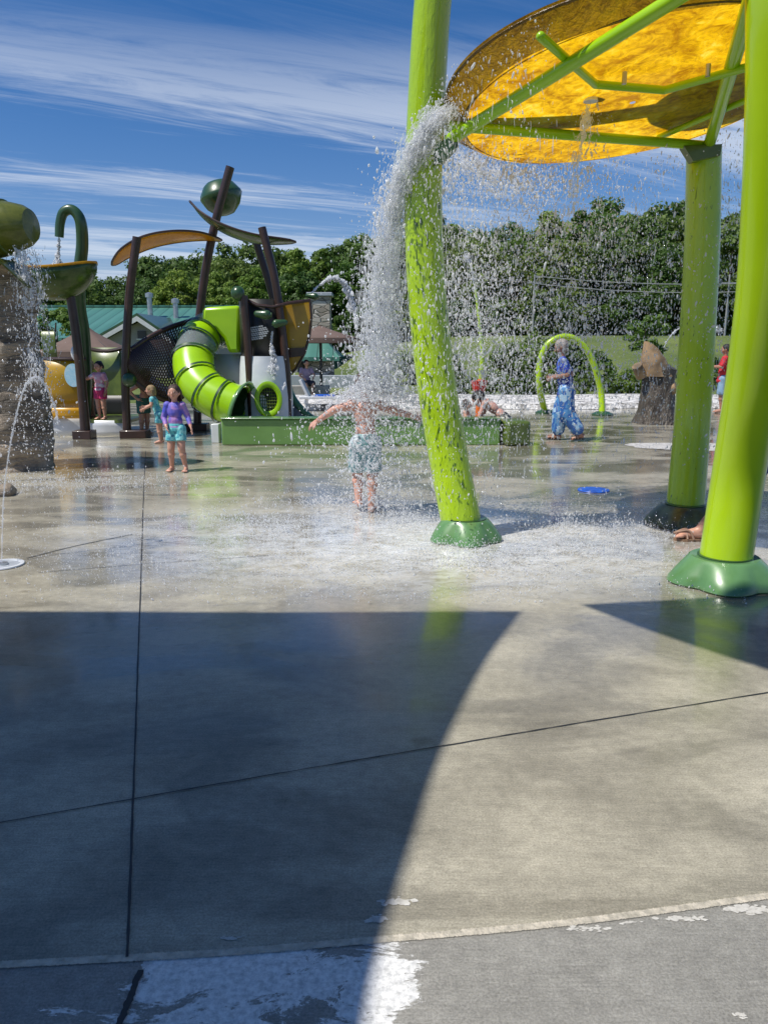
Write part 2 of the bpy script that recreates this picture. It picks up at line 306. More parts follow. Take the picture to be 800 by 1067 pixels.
M['tealsh'] = print_mat('turquoise_cloth', [(0, (.10, .45, .50)), (.5, (.25, .62, .62)), (.8, (.05, .25, .35))], 30)
M['tealdark'] = mat('dark_teal_cloth', (0.04, 0.17, 0.14), 0.7)
M['darkcloth'] = mat('dark_navy_cloth', (0.03, 0.035, 0.06), 0.7)
M['pinksh'] = print_mat('pink_white_cloth', [(0, (.62, .30, .40)), (.45, (.70, .42, .52)), (.75, (.75, .72, .74))], 22)
M['magenta'] = mat('magenta_cloth', (0.58, 0.03, 0.16), 0.7)
M['brownc'] = mat('brown_cloth', (0.20, 0.08, 0.035), 0.8)
M['camo'] = print_mat('black_white_print_cloth', [(0, (.03, .03, .03)), (.5, (.12, .14, .10)), (.75, (.50, .50, .42))], 26)
M['bluetop'] = print_mat('blue_print_blouse', [(0, (.03, .06, .42)), (.5, (.06, .16, .60)), (.72, (.40, .48, .62)), (.85, (.02, .03, .2))], 22)
M['pants'] = print_mat('blue_white_print_cloth', [(0, (.03, .12, .38)), (.45, (.08, .25, .50)), (.72, (.35, .52, .66))], 16)
M['redc'] = mat('red_cloth', (0.60, 0.02, 0.03), 0.75, (0.42, 0.01, 0.02), 8)
M['denim'] = mat('light_denim', (0.28, 0.42, 0.55), 0.8, (0.18, 0.3, 0.42), 10)
M['cobalt'] = mat('cobalt_cloth', (0.015, 0.05, 0.30), 0.75)
M['lilac'] = mat('lilac_cloth', (0.45, 0.35, 0.5), 0.8)
M['tan'] = mat('tan_sandal', (0.30, 0.18, 0.11), 0.6); M['strap'] = mat('sandal_strap', (0.38, 0.24, 0.17), 0.5)
M['concrete_base'] = mat('pale_concrete', (0.4, 0.39, 0.36), 0.8)
M['wire'] = mat('pale_wire', (0.35, 0.36, 0.36), 0.5)

# ------------------------------------------------------------------ object helpers
def tag(o, label=None, cat=None, group=None, kind=None):
    if label: o['label'] = label
    if cat: o['category'] = cat
    if group: o['group'] = group
    if kind: o['kind'] = kind
    return o
def thing(name, label, cat, loc, group=None):
    o = bpy.data.objects.new(name, None); o.empty_display_size = .2; col.objects.link(o)
    o.location = loc; return tag(o, label, cat, group)
def origin(o):
    v = Vector((0, 0, 0))
    while o is not None: v = v+o.location; o = o.parent
    return v
def spline(pts, n=8):
    pts = [Vector(p) for p in pts]
    if len(pts) < 3: return pts
    q = [2*pts[0]-pts[1]]+pts+[2*pts[-1]-pts[-2]]; out = []
    for i in range(1, len(q)-2):
        p0, p1, p2, p3 = q[i-1:i+3]
        for k in range(n):
            t = k/n
            out.append(0.5*((2*p1)+(-p0+p2)*t+(2*p0-5*p1+4*p2-p3)*t*t+(-p0+3*p1-3*p2+p3)*t**3))
    out.append(pts[-1]); return out
class MB:
    def __init__(s): s.v = []; s.f = []
    def add(s, vs, fs):
        n = len(s.v); s.v += [Vector(v) for v in vs]; s.f += [tuple(i+n for i in f) for f in fs]; return s
    def box(s, c, size, rz=0, M3=None):
        c = Vector(c); hx, hy, hz = [x/2 for x in size]; m = M3 or Matrix.Rotation(rz, 3, 'Z')
        vs = [c+m@Vector((x, y, z)) for x in (-hx, hx) for y in (-hy, hy) for z in (-hz, hz)]
        return s.add(vs, [(0, 1, 3, 2), (4, 6, 7, 5), (0, 4, 5, 1), (2, 3, 7, 6), (0, 2, 6, 4), (1, 5, 7, 3)])
    def tube(s, pts, r, seg=16, caps=True, up=None, squash=1.0):
        pts = [Vector(p) for p in pts]; n = len(pts)
        rr = r if hasattr(r, '__len__') else [r]*n
        if len(rr) != n: rr = np.interp(lins(0, 1, n), lins(0, 1, len(rr)), rr)
        rr = [float(x) for x in rr]
        T = [(pts[min(i+1, n-1)]-pts[max(i-1, 0)]).normalized() for i in range(n)]
        a = Vector((0, 0, 1)) if abs(T[0].z) < .9 else Vector((1, 0, 0))
        if up: a = Vector(up)
        nv = (a-a.dot(T[0])*T[0]).normalized(); base = len(s.v)
        for i in range(n):
            nv = (nv-nv.dot(T[i])*T[i]).normalized(); b = T[i].cross(nv)
            for k in range(seg):
                an = 2*math.pi*k/seg; s.v.append(pts[i]+rr[i]*(math.cos(an)*nv+squash*math.sin(an)*b))
        for i in range(n-1):
            for k in range(seg):
                k2 = (k+1) % seg
                s.f.append((base+i*seg+k, base+i*seg+k2, base+(i+1)*seg+k2, base+(i+1)*seg+k))
        if caps:
            s.f.append(tuple(base+k for k in range(seg))[::-1]); s.f.append(tuple(base+(n-1)*seg+k for k in range(seg)))
        return s
    def lathe(s, c, prof, seg=24, M3=None, wob=None, caps=True):
        c = Vector(c); m = M3 or Matrix.Identity(3); base = len(s.v)
        for i, (r, z) in enumerate(prof):
            for k in range(seg):
                an = 2*math.pi*k/seg; q = r*(wob(an, z) if wob else 1)
                s.v.append(c+m@Vector((q*math.cos(an), q*math.sin(an), z)))
        for i in range(len(prof)-1):
            for k in range(seg):
                k2 = (k+1) % seg; s.f.append((base+i*seg+k, base+i*seg+k2, base+(i+1)*seg+k2, base+(i+1)*seg+k))
        if caps:
            s.f.append(tuple(base+k for k in range(seg))[::-1]); s.f.append(tuple(base+(len(prof)-1)*seg+k for k in range(seg)))
        return s
    def ell(s, c, r, M3=None, u=14, w=9):
        if not hasattr(r, '__len__'): r = (r, r, r)
        m = (M3 or Matrix.Identity(3))@Matrix.Diagonal(r)
        return s.lathe(c, [(max(math.sin(math.pi*i/w), 1e-3), -math.cos(math.pi*i/w)) for i in range(w+1)], u, m)
    def cone(s, a, b, ra, rb, seg=12):     # round-ended tapered limb
        a, b = Vector(a), Vector(b); d = b-a; l = d.length
        if l < 1e-5: return s.ell(a, ra)
        m = d.to_track_quat('Z', 'Y').to_matrix()
        pr = [(max(ra*math.cos(t), 1e-3), ra*math.sin(t)) for t in lins(-math.pi/2, 0, 5)]+[(max(rb*math.cos(t), 1e-3), l+rb*math.sin(t)) for t in lins(0, math.pi/2, 5)]
        return s.lathe(a, pr, seg, m)
    def prism(s, outline, nrm, depth):       # outline: world points, extruded along nrm
        o = [Vector(p) for p in outline]; d = Vector(nrm).normalized()*depth; n = len(o); b = len(s.v)
        s.v += o+[p+d for p in o]
        s.f += [tuple(range(b, b+n))[::-1], tuple(range(b+n, b+2*n))]
        for i in range(n):
            j = (i+1) % n; s.f.append((b+i, b+j, b+n+j, b+n+i))
        return s
    def sheet(s, rows):
        b = len(s.v); n = len(rows[0])
        for r in rows: s.v += [Vector(p) for p in r]
        for i in range(len(rows)-1):
            for k in range(n-1): s.f.append((b+i*n+k, b+i*n+k+1, b+(i+1)*n+k+1, b+(i+1)*n+k))
        return s
    def build(s, name, m, parent=None, smooth=True, loc=None, bevel=0, solid=0, auto=40):
        me = bpy.data.meshes.new(name)
        o0 = origin(parent) if parent else Vector(loc or (0, 0, 0))
        me.from_pydata([tuple(v-o0) for v in s.v], [], s.f); me.update()
        bm = bmesh.new(); bm.from_mesh(me); bmesh.ops.recalc_face_normals(bm, faces=bm.faces)
        bm.to_mesh(me); bm.free()
        me.materials.append(m)
        if smooth:
            me.polygons.foreach_set('use_smooth', [True]*len(me.polygons))
            try: me.set_sharp_from_angle(angle=R(auto))
            except Exception: pass
        o = bpy.data.objects.new(name, me); col.objects.link(o)
        if parent: o.parent = parent
        else: o.location = o0
        if solid: md = o.modifiers.new('thickness', 'SOLIDIFY'); md.thickness = solid; md.offset = 0
        if bevel: md = o.modifiers.new('bevel', 'BEVEL'); md.width = bevel; md.segments = 2; md.limit_method = 'ANGLE'
        return o

def fused(mb, name, m, parent, voxel, smooth=4, fac=.5):
    me = bpy.data.meshes.new('tmp'); me.from_pydata([tuple(v) for v in mb.v], [], mb.f); me.update()
    bm = bmesh.new(); bm.from_mesh(me); bmesh.ops.recalc_face_normals(bm, faces=bm.faces); bm.to_mesh(me); bm.free()
    o = bpy.data.objects.new('tmp', me); col.objects.link(o)
    md = o.modifiers.new('r', 'REMESH'); md.mode = 'VOXEL'; md.voxel_size = voxel; md.use_smooth_shade = True
    s = o.modifiers.new('s', 'SMOOTH'); s.iterations = smooth; s.factor = fac
    dg = bpy.context.evaluated_depsgraph_get(); e = bpy.data.meshes.new_from_object(o.evaluated_get(dg)); 
    bpy.data.objects.remove(o); bpy.data.meshes.remove(me)
    e.materials.clear(); e.materials.append(m); e.name = name
    o = bpy.data.objects.new(name, e); col.objects.link(o); o.parent = parent; return o
# ------------------------------------------------------------------ light and sky
SUNV = Vector((-0.55, -0.25, 1.0)).normalized()
sun_d = bpy.data.lights.new('sun', 'SUN'); sun_d.energy = 5.0; sun_d.angle = R(0.53); sun_d.color = (1, 0.955, 0.88)
sun = bpy.data.objects.new('sun', sun_d); col.objects.link(sun); sun.rotation_euler = SUNV.to_track_quat('Z', 'Y').to_euler(); sun.location = SUNV*30
w = bpy.data.worlds.new('World'); sc.world = w; w.use_nodes = True; nt = w.node_tree; bg = nt.nodes['Background']
sky = N(nt, 'ShaderNodeTexSky', sky_type='NISHITA', sun_disc=False, sun_elevation=math.asin(SUNV.z), sun_rotation=math.atan2(SUNV.x, SUNV.y), air_density=1.0, dust_density=0.1, ozone_density=2.5)
hs = N(nt, 'ShaderNodeHueSaturation'); hs.inputs['Saturation'].default_value = 1.38; hs.inputs['Value'].default_value = 1.12; L(nt, sky.outputs[0], hs.inputs['Color'])
tc = N(nt, 'ShaderNodeTexCoord'); sep = N(nt, 'ShaderNodeSeparateXYZ'); L(nt, tc.outputs['Generated'], sep.inputs[0])
az = N(nt, 'ShaderNodeMath', operation='MAXIMUM'); L(nt, sep.outputs[2], az.inputs[0]); az.inputs[1].default_value = 0.0
az2 = N(nt, 'ShaderNodeMath', operation='ADD'); L(nt, az.outputs[0], az2.inputs[0]); az2.inputs[1].default_value = 0.06
dv = N(nt, 'ShaderNodeCombineXYZ')
for k in (0, 1):
    q = N(nt, 'ShaderNodeMath', operation='DIVIDE'); L(nt, sep.outputs[k], q.inputs[0]); L(nt, az2.outputs[0], q.inputs[1]); L(nt, q.outputs[0], dv.inputs[k])
def sky_noise(scale, rot, sc_, det, rough, dist, off):
    m0 = N(nt, 'ShaderNodeMapping'); m0.inputs['Rotation'].default_value = (0, 0, R(-rot)); L(nt, dv.outputs[0], m0.inputs[0])
    mp = N(nt, 'ShaderNodeMapping'); mp.inputs['Scale'].default_value = scale; mp.inputs['Location'].default_value = off
    L(nt, m0.outputs[0], mp.inputs[0]); return noise(nt, mp.outputs[0], sc_, det, rough, dist)
n1 = sky_noise((0.16, 1.1, 1), 20, 1.0, 9, 0.60, 0.35, (3.1, 1.7, 0))
n2 = sky_noise((0.7, 4.5, 1), 26, 1.0, 10, 0.72, 1.1, (9, 4, 0))
n3 = sky_noise((0.10, 0.30, 1), 14, 1.0, 3, 0.5, 0.2, (0.4, 7.7, 0))
mm = N(nt, 'ShaderNodeMath', operation='MULTIPLY_ADD'); L(nt, n2, mm.inputs[0]); mm.inputs[1].default_value = 0.62; L(nt, n1, mm.inputs[2])
m3 = N(nt, 'ShaderNodeMath', operation='MULTIPLY_ADD'); L(nt, n3, m3.inputs[0]); m3.inputs[1].default_value = 0.50; L(nt, mm.outputs[0], m3.inputs[2])
clr = N(nt, 'ShaderNodeMapRange', interpolation_type='SMOOTHSTEP'); L(nt, m3.outputs[0], clr.inputs[0]); clr.inputs[1].default_value = 1.0; clr.inputs[2].default_value = 1.26; clr.inputs[4].default_value = .62
cl = clr.outputs[0]
_ = ramp(nt, m3.outputs[0], [(0.96, 0.0), (1.0, 0.12)]).outputs[0]
fd = N(nt, 'ShaderNodeMapRange'); L(nt, sep.outputs[2], fd.inputs[0]); fd.inputs[1].default_value = 0.35; fd.inputs[2].default_value = 0.25; fd.inputs[3].default_value = 0.08; fd.inputs[4].default_value = 1.0
ck = N(nt, 'ShaderNodeMath', operation='MULTIPLY'); L(nt, cl, ck.inputs[0]); L(nt, fd.outputs[0], ck.inputs[1])
capd = mixc(nt, 1.0, mixc(nt, 1.0, hs.outputs[0], (1.04, 0.90, 1.04), 'MULTIPLY'), (3.8, 5.2, 8.6), 'DARKEN')
fin = mixc(nt, ck.outputs[0], capd, (9.0, 9.8, 11.0))
L(nt, fin, bg.inputs[0]); bg.inputs[1].default_value = 0.085
sc.view_settings.view_transform = 'Standard'; sc.view_settings.look = 'None'; sc.view_settings.exposure = 0
sc.cycles.max_bounces = 8; sc.cycles.transparent_max_bounces = 24; sc.cycles.use_denoising = True

# ------------------------------------------------------------------ setting
def struct(name, mb, m, smooth=False, **kw):
    o = mb.build(name, m, None, smooth, **kw); o['kind'] = 'structure'; return o
# terrain with a bank that rises behind the pad
def hz(x, y):
    t = max(0.0, min(1.0, (y-23)/26)); t = t*t*(3-2*t)
    s = max(0.0, min(1.0, (x+8)/14)); s = s*s*(3-2*s)
    far = max(0.0, (y-49)/60)
    return -0.012+t*(0.6+1.7*s)+far*2.0
xs = list(lins(-60, 60, 61)); ys = list(lins(-12, 22, 12))+list(lins(23, 52, 30))+[60, 80, 110, 150]
mb = MB().sheet([[(x, y, hz(x, y)) for x in [-900]+xs+[900]] for y in [-300]+ys+[400, 900]])
struct('grass_ground', mb, M['grass'], True)
kerb_px = [(-260, 1022), (-100, 1012), (0, 1006), (130, 999), (250, 992), (380, 981), (500, 971), (600, 961), (700, 948), (800, 934), (900, 918), (1060, 890)]
kg = [G(*p) for p in kerb_px]
kg = spline(kg, 4)
pad = MB(); far = 21.5
pad.sheet([[Vector((p.x*(1-t)+(-30+60*i/(len(kg)-1))*t, p.y*(1-t)+far*t, 0.0)) for i, p in enumerate(kg)] for t in (0, .25, 1)])
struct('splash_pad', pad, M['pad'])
walk = MB(); walk.sheet([[Vector((p.x*(1-t)+(-14+28*i/(len(kg)-1))*t, p.y*(1-t)-8*t, 0.0)) for i, p in enumerate(kg)] for t in (0, 1)])
struct('walkway', walk, M['walk'])
def strip(name, pts, wd, m, z=0.004, jit=0.0, sub=1):
    pts = spline(pts, sub) if len(pts) > 2 and sub > 1 else [Vector(p) for p in pts]
    if sub > 1 and len(pts) == 2: pts = [pts[0].lerp(pts[1], i/60) for i in range(61)]
    rows = [[], []]
    for i, p in enumerate(pts):
        t = (pts[min(i+1, len(pts)-1)]-pts[max(i-1, 0)]).normalized(); n = Vector((-t.y, t.x, 0))
        a = wd/2*(1+jit*random.uniform(-1, 1)); b = wd/2*(1+jit*random.uniform(-1, 1))
        rows[0].append(Vector((p.x, p.y, z))+n*a); rows[1].append(Vector((p.x, p.y, z))-n*b)
    return struct(name, MB().sheet(rows), m)
strip('pavement_kerb_seam', kg, 0.023, M['kerbmat'], 0.0025, 0.18, 60)
jv = [G(133, 998), G(138, 860), G(143, 720), G(147, 600), G(150, 510), G(152, 470)]
strip('pavement_joint', jv, 0.007, M['joint'], 0.003, 0.35, 12)
strip('pavement_joint', [G(-200, 893), G(0, 858), G(140, 833), G(300, 805), G(460, 778), G(620, 751), G(800, 722), G(1000, 690)], 0.0055, M['joint'], 0.0035, 0.5, 14)
strip('pavement_joint', [G(40, 597), G(150, 588), G(280, 579)], 0.006, M['joint'], 0.003, 0.5, 10)
strip('pavement_joint', [G(28, 582), G(80, 569), G(138, 557)], 0.011, M['joint'], 0.0036, 0.5, 10)
strip('pavement_joint', [G(147, 1012), G(138, 1035), G(125, 1067), G(95, 1130)], 0.016, M['joint'], 0.004, 0.3, 10)
strip('pavement_joint', [G(-60, 504), G(60, 499), G(150, 495)], 0.02, M['joint'], 0.003, 0.5, 10)
# bleached patch by the far leg
def patch(name, c, rx, ry, m, z=0.004, lump=.25):
    c = Vector(c); pts = []
    for k in range(60):
        a = 2*math.pi*k/60; q = 1+lump*mnoise.noise(Vector((math.cos(a)*1.6, math.sin(a)*1.6, c.x)))*2
        pts.append((c.x+rx*q*math.cos(a), c.y+ry*q*math.sin(a), z))
    o = MB().add(pts, [tuple(range(60))]); return struct(name, o, m)
patch('pavement_bleached_patch', G(712, 466), 0.95, 0.5, M['stainw'])
for (px, py, rx, ry) in ((612, 968, .05, .008), (655, 962, .02, .005), (712, 957, .055, .010), (778, 948, .08, .016), (836, 938, .05, .014), (770, 1058, .012, .01), (412, 940, .035, .014), (392, 958, .03, .012), (240, 978, .02, .006)):
    c0 = G(px, py); m_ = MB()
    for k in range(45):
        u_, v_ = random.gauss(0, .55), random.gauss(0, .5); r0 = min(rx, ry*2.5)*random.uniform(.06, .42); n_p = 9; cc_ = Vector((c0.x+u_*rx, c0.y+v_*ry, .0012+k*.00002))
        m_.add([cc_+Vector((r0*random.uniform(.55, 1.2)*math.cos(a), .55*r0*random.uniform(.55, 1.2)*math.sin(a), 0)) for a in lins(0, 2*math.pi*(n_p-1)/n_p, n_p)], [tuple(range(n_p))])
    struct('pavement_chalk_spot', m_, M['chalk'])
# white gravel band beyond the pad
gb = MB(); rows = []
for t in lins(0, 1, 60):
    x = -4+34*t; y0 = 19.3+0.25*math.sin(x*1.1)+0.02*x
    rows.append([Vector((x, y0, 0.006)), Vector((x, y0+.12, .13)), Vector((x, y0+1.7, 0.16)), Vector((x, y0+3.0, 0.20)), Vector((x, y0+3.3, 0.0))])
gb.sheet(rows); struct('white_gravel_bed', gb, M['gravel'], True)

# ------------------------------------------------------------------ unseen shade sails, outlines projected back from the ground shadows they should cast
def sail(label, shadow_pts, z, posts):
    t = thing('shade_sail', label, 'shade sail', (posts[0].x, posts[0].y, 0))
    up = [Vector((p.x-0.55*z, p.y-0.25*z, z)) for p in shadow_pts]
    up += [Vector(p) for p in []]
    n = len(up); m = MB(); m.v = up; m.f = [tuple(range(n))]
    # triangulate later by blender; thin cloth
    m.build('sail_cloth', M['sail'], t, False, solid=0.012)
    for q in posts: MB().tube([Vector((q.x, q.y, 0)), Vector((q.x, q.y, z))], 0.07, 14).build('post', M['bronze'], t)
e1 = spline([G(543, 637), G(505, 690), G(462, 778), G(425, 890), G(393, 1000), G(378, 1075)], 8)
pts = [G(-420, 640), G(0, 637), G(300, 638)]+e1
last = pts[-1]
pts += [last+Vector((-.15, -1.2, 0)), last+Vector((-.9, -3, 0)), last+Vector((-5, -3, 0)), Vector((-7, 2, 0))]
SZ = 4.6
sail('dark brown cloth sail high over the left foreground, unseen, shaped from its ground shadow', pts, SZ, [Vector((-6.8, -3.2, 0)), Vector((-2.6, -3.6, 0))])
pts2 = [G(606, 630), G(660, 651), G(720, 672), G(800, 698), G(1000, 760), G(1500, 800), G(1500, 610), G(800, 619), G(700, 625)]
sail('dark brown cloth sail high over the right foreground, unseen, shaped from its ground shadow', pts2, SZ, [Vector((2.2, .4, 0)), Vector((4.8, -.2, 0))])

# ------------------------------------------------------------------ dump canopy
def canopy():
    base = G(640, 560)
    t = thing('splash_canopy', 'giant amber dish on three curved lime green legs pouring water', 'water feature', base)
    J1 = P(449, 150, 5.9); J2 = P(733, 150, 6.68); J3 = P(812, -60, 4.45)
    legs = [
        ([G(484, 562), P(466, 470, 5.93), P(452, 380, 5.95), P(443, 280, 5.96), P(441, 190, 5.95), P(445, 90, 5.9), P(451, 0, 5.85), P(462, -90, 5.78), P(500, -190, 5.7)], [.158, .152, .148, .142, .136, .132, .128, .122, .115], 'lime_wet_refl', 'boot'),
        ([G(752, 606), P(768, 500, 4.74), P(784, 400, 4.55), P(797, 300, 4.38), P(804, 200, 4.26), P(808, 100, 4.17), P(809, 0, 4.11), P(806, -120, 4.12), P(790, -280, 4.3)], [.160, .156, .152, .149, .147, .143, .140, .13, .12], 'lime', 'boot'),
        ([G(712, 546), P(720, 450, 6.66), P(726, 350, 6.68), P(731, 250, 6.69), P(733, 156, 6.68)], [.158, .150, .145, .140, .135], 'lime_damp_refl', 'boot_dark')]
    hub = Vector((1.75, 5.6, 4.85))
    for i, (pts, rr, m, bt) in enumerate(legs):
        p = spline(pts+([hub+(Vector(pts[-1])-hub).normalized()*.25] if i < 2 else []), 8)
        lg = MB().tube(p, rr+([rr[-1]] if i < 2 else []), 40).build('leg', M[m], t)
        b = pts[0]; s = 1.0 if i == 1 else (0.83 if i == 0 else .92)
        wob = lambda an, z: (1+(.17*(1-z/.22)+.02)*(abs(math.cos(2.5*an+0.5+i))**1.4-.55)) if z < .16 else 1.0
        MB().lathe((b.x, b.y, 0.0), [(.315*s, 0.002), (.325*s, .012), (.32*s, .035), (.285*s, .085), (.235*s, .145), (.215*s, .165), (.205*s, .172), (.19*s, .17), (.13, .165)], 80, wob=wob).build('boot', M[bt], t)
        g = MB(); g.tube([Vector((b.x, b.y, .16)), Vector((b.x, b.y, .178))], .163, 32); g.build('collar', M['dgreen'], t)
    MB().lathe(hub, [(.10, -.15), (.28, -.1), (.3, 0), (.26, .12), (.1, .2), (.02, .22)], 32).build('hub', M['lime'], t)
    # unseen bucket added at the hub to throw shade on the dish
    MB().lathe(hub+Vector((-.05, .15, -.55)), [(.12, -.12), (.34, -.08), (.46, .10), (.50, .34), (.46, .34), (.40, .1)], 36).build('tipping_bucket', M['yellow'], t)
    # triangular frame: three tubes at the joints
    A = P(466, 147, 5.88); B = P(738, 152, 6.62); Cc = P(800, -62, 3.98)
    for a, b, r in ((A, Cc, .042), (A+Vector((0, 0, .10)), B, .036), (B, Cc, .045)):
        a = Vector(a); b = Vector(b)
        fr = MB().tube([a, b], r, 18).build('frame_tube', M['lime_slide'], t)
    # dish: rim circle in a tilted plane
    n = n_
    ctr = DC; 
    ex = (B-A).normalized(); ey = n.cross(ex).normalized()
    m3 = Matrix((ex, ey, n)).transposed()
    Rr = DR
    prof = [(0.02, -.13), (.3*Rr, -.128), (.6*Rr, -.122), (.8*Rr, -.112), (.885*Rr, -.115), (.93*Rr, -.075), (.975*Rr, -.01), (Rr, .03)]
    wob = lambda an, z: 1+0.02*math.sin(4*an)
    d = MB().lathe(ctr, prof[:5], 96, m3, wob, caps=False); 
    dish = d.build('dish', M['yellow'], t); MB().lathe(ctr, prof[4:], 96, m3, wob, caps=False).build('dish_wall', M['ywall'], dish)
    rm = MB(); rm.tube([ctr+m3@Vector((Rr*wob(a, 0)*math.cos(a), Rr*wob(a, 0)*math.sin(a), .003)) for a in lins(0, 2*math.pi, 97)], .010, 8, caps=False)
    rm.build('rim', M['yrim'], dish)
    lip = MB(); lip.tube([ctr+m3@Vector((.885*Rr*math.cos(a), .885*Rr*math.sin(a), -.105)) for a in lins(0, 2*math.pi, 97)],   .006, 8, caps=False)
    lip.build('rib', M['yrim'], dish)
    # inner bent support hexagon
    za = 3.13
    hp = [G(563, 38, za), G(620, 88, za), G(692, 94, za), G(778, 70, za), G(860, 20, za+.06)]
    for k in range(4): MB().cone(hp[k], hp[k+1], .026, .026).build('support_arm', M['lime_slide'], t)
    MB().cone(G(686, 143, za-.02), G(792, 98, za), .022, .022).build('support_arm', M['lime_slide'], t)
    for q in (G(650, 84, za), G(737, 76, za), G(503, 118, 3.08)):
        MB().tube([q-Vector((0, 0, .02)), q+Vector((0, 0, .05))], .016, 8).build('bolt', M['steel'], t)
    # bracket on the left leg, nozzle under the middle
    bp = P(459, 165, 5.82)
    MB().prism([P(452, 150, 5.8), P(476, 140, 5.8), P(477, 152, 5.8), P(462, 168, 5.8), P(452, 172, 5.8)], (0, 1, 0), .14).build('bracket', M['dgreen'], t)
    MB().prism([P(712, 152, 6.5), P(752, 150, 6.5), P(750, 162, 6.5), P(722, 168, 6.5)], (0, 1, 0), .1).build('bracket', M['olive'], t)
    q = P(615, 106, 5.75); MB().tube([q+Vector((0, 0, .16)), q], [.03, .035, .05], 16).build('nozzle', M['white'], t)
    return t, ctr, m3, Rr
n_ = Vector((-0.089, 0.12, 1)).normalized()
DC = Vector((1.735, 5.90, 3.281)); DR = 1.345
cano, DCc, DM, DRr = canopy()

# ------------------------------------------------------------------ water
ICO = None
def ico():
    bm = bmesh.new(); bmesh.ops.create_icosphere(bm, subdivisions=1, radius=1)
    v = np.array([x.co[:] for x in bm.verts]); f = np.array([[q.index for q in y.verts] for y in bm.faces]); bm.free(); return v, f
IV, IF = ico()
OV = np.array([(1, 0, 0), (-1, 0, 0), (0, 1, 0), (0, -1, 0), (0, 0, 1), (0, 0, -1)], float)
OF = np.array([(0, 2, 4), (2, 1, 4), (1, 3, 4), (3, 0, 4), (2, 0, 5), (1, 2, 5), (3, 1, 5), (0, 3, 5)])
def drops(name, pos, rad, m, label, cat='water', stretch=1.6, vel=None, small=False, base=None, parent=None, jag=.25):
    V0, F0 = (OV, OF) if small else (IV, IF)
    pos = np.asarray(pos, float); rad = np.asarray(rad, float); n = len(pos)
    base = np.array(base if base is not None else (pos[:, 0].mean(), pos[:, 1].mean(), 0.0))
    if vel is None: vel = np.tile((0, 0, -1.0), (n, 1))
    vel = vel+rng.normal(0, .35, (n, 3)); vel /= np.linalg.norm(vel, axis=1)[:, None]
    st = 1+rng.random(n)*(stretch-1)*2
    loc = V0[None]*(1+rng.uniform(-jag, jag, (n, len(V0), 1)))*rad[:, None, None]
    # stretch along vel
    d = np.einsum('nvk,nk->nv', loc, vel); loc = loc+(d*(st[:, None]-1))[..., None]*vel[:, None, :]
    verts = (loc+pos[:, None]-base).reshape(-1, 3)
    faces = (F0[None]+(np.arange(n)*len(V0))[:, None, None]).reshape(-1, 3)
    me = bpy.data.meshes.new(name); me.vertices.add(len(verts)); me.vertices.foreach_set('co', verts.ravel())
    me.loops.add(faces.size); me.loops.foreach_set('vertex_index', faces.ravel())
    me.polygons.add(len(faces)); me.polygons.foreach_set('loop_start', np.arange(0, faces.size, 3)); me.polygons.foreach_set('use_smooth', np.ones(len(faces), bool))
    me.update(); me.validate(); me.materials.append(m)
    o = bpy.data.objects.new(name, me); col.objects.link(o); o.location = base
    if label: tag(o, label, cat, kind='stuff')
    return o
def path_at(path, t):
    path = np.array([tuple(p) for p in path]); s = np.array(lins(0, 1, len(path)))
    return np.stack([np.interp(t, s, path[:, k]) for k in range(3)], 1)
def lognr(n, med, sig, mx): return np.minimum(med*np.exp(rng.normal(0, sig, n)), mx)
# filament ropes merged into a torn, foaming sheet
def ropes(name, path, spread, n, r0, m, label, seg=34, freq=3.0, base=None, tr=(0, 1)):
    mb = MB()
    path = spline(path, 10)
    for i in range(n):
        a = rng.normal(0, 1, 3); ph = rng.random(3)*50; L0 = rng.uniform(tr[0], tr[0]+.55*(tr[1]-tr[0])); L1 = min(tr[1], L0+rng.uniform(.12, .5)*(tr[1]-tr[0]))
        if i < n*0.25: L0, L1 = tr[0], tr[0]+rng.uniform(.3, .7)
        pp = []; rr = []
        for t in lins(L0, min(L1, 1), seg):
            c = Vector(path_at(path, [t])[0]); s = spread(t)
            w = Vector((mnoise.noise(Vector((t*freq*2+ph[0], ph[1], 0))), mnoise.noise(Vector((t*freq*2+ph[1], 5, ph[2]))), mnoise.noise(Vector((t*freq*4, ph[2], 9)))))
            pp.append(c+Vector((a[0]*s, a[1]*s, 0))*.8+w*s*1.3)
            rr.append(max(.0012, r0*(.55+.9*abs(mnoise.noise(Vector((t*60+ph[0], ph[1], ph[2])))))*math.sin(math.pi*(t-L0)/(L1-L0+1e-4))**.4 if L1 > L0 else r0))
        mb.tube(pp, rr, 5, True)
    o = mb.build(name, m, None, True, loc=base or path[-1]); o.data.materials[0] = m
    tag(o, label, 'water', kind='stuff'); return o
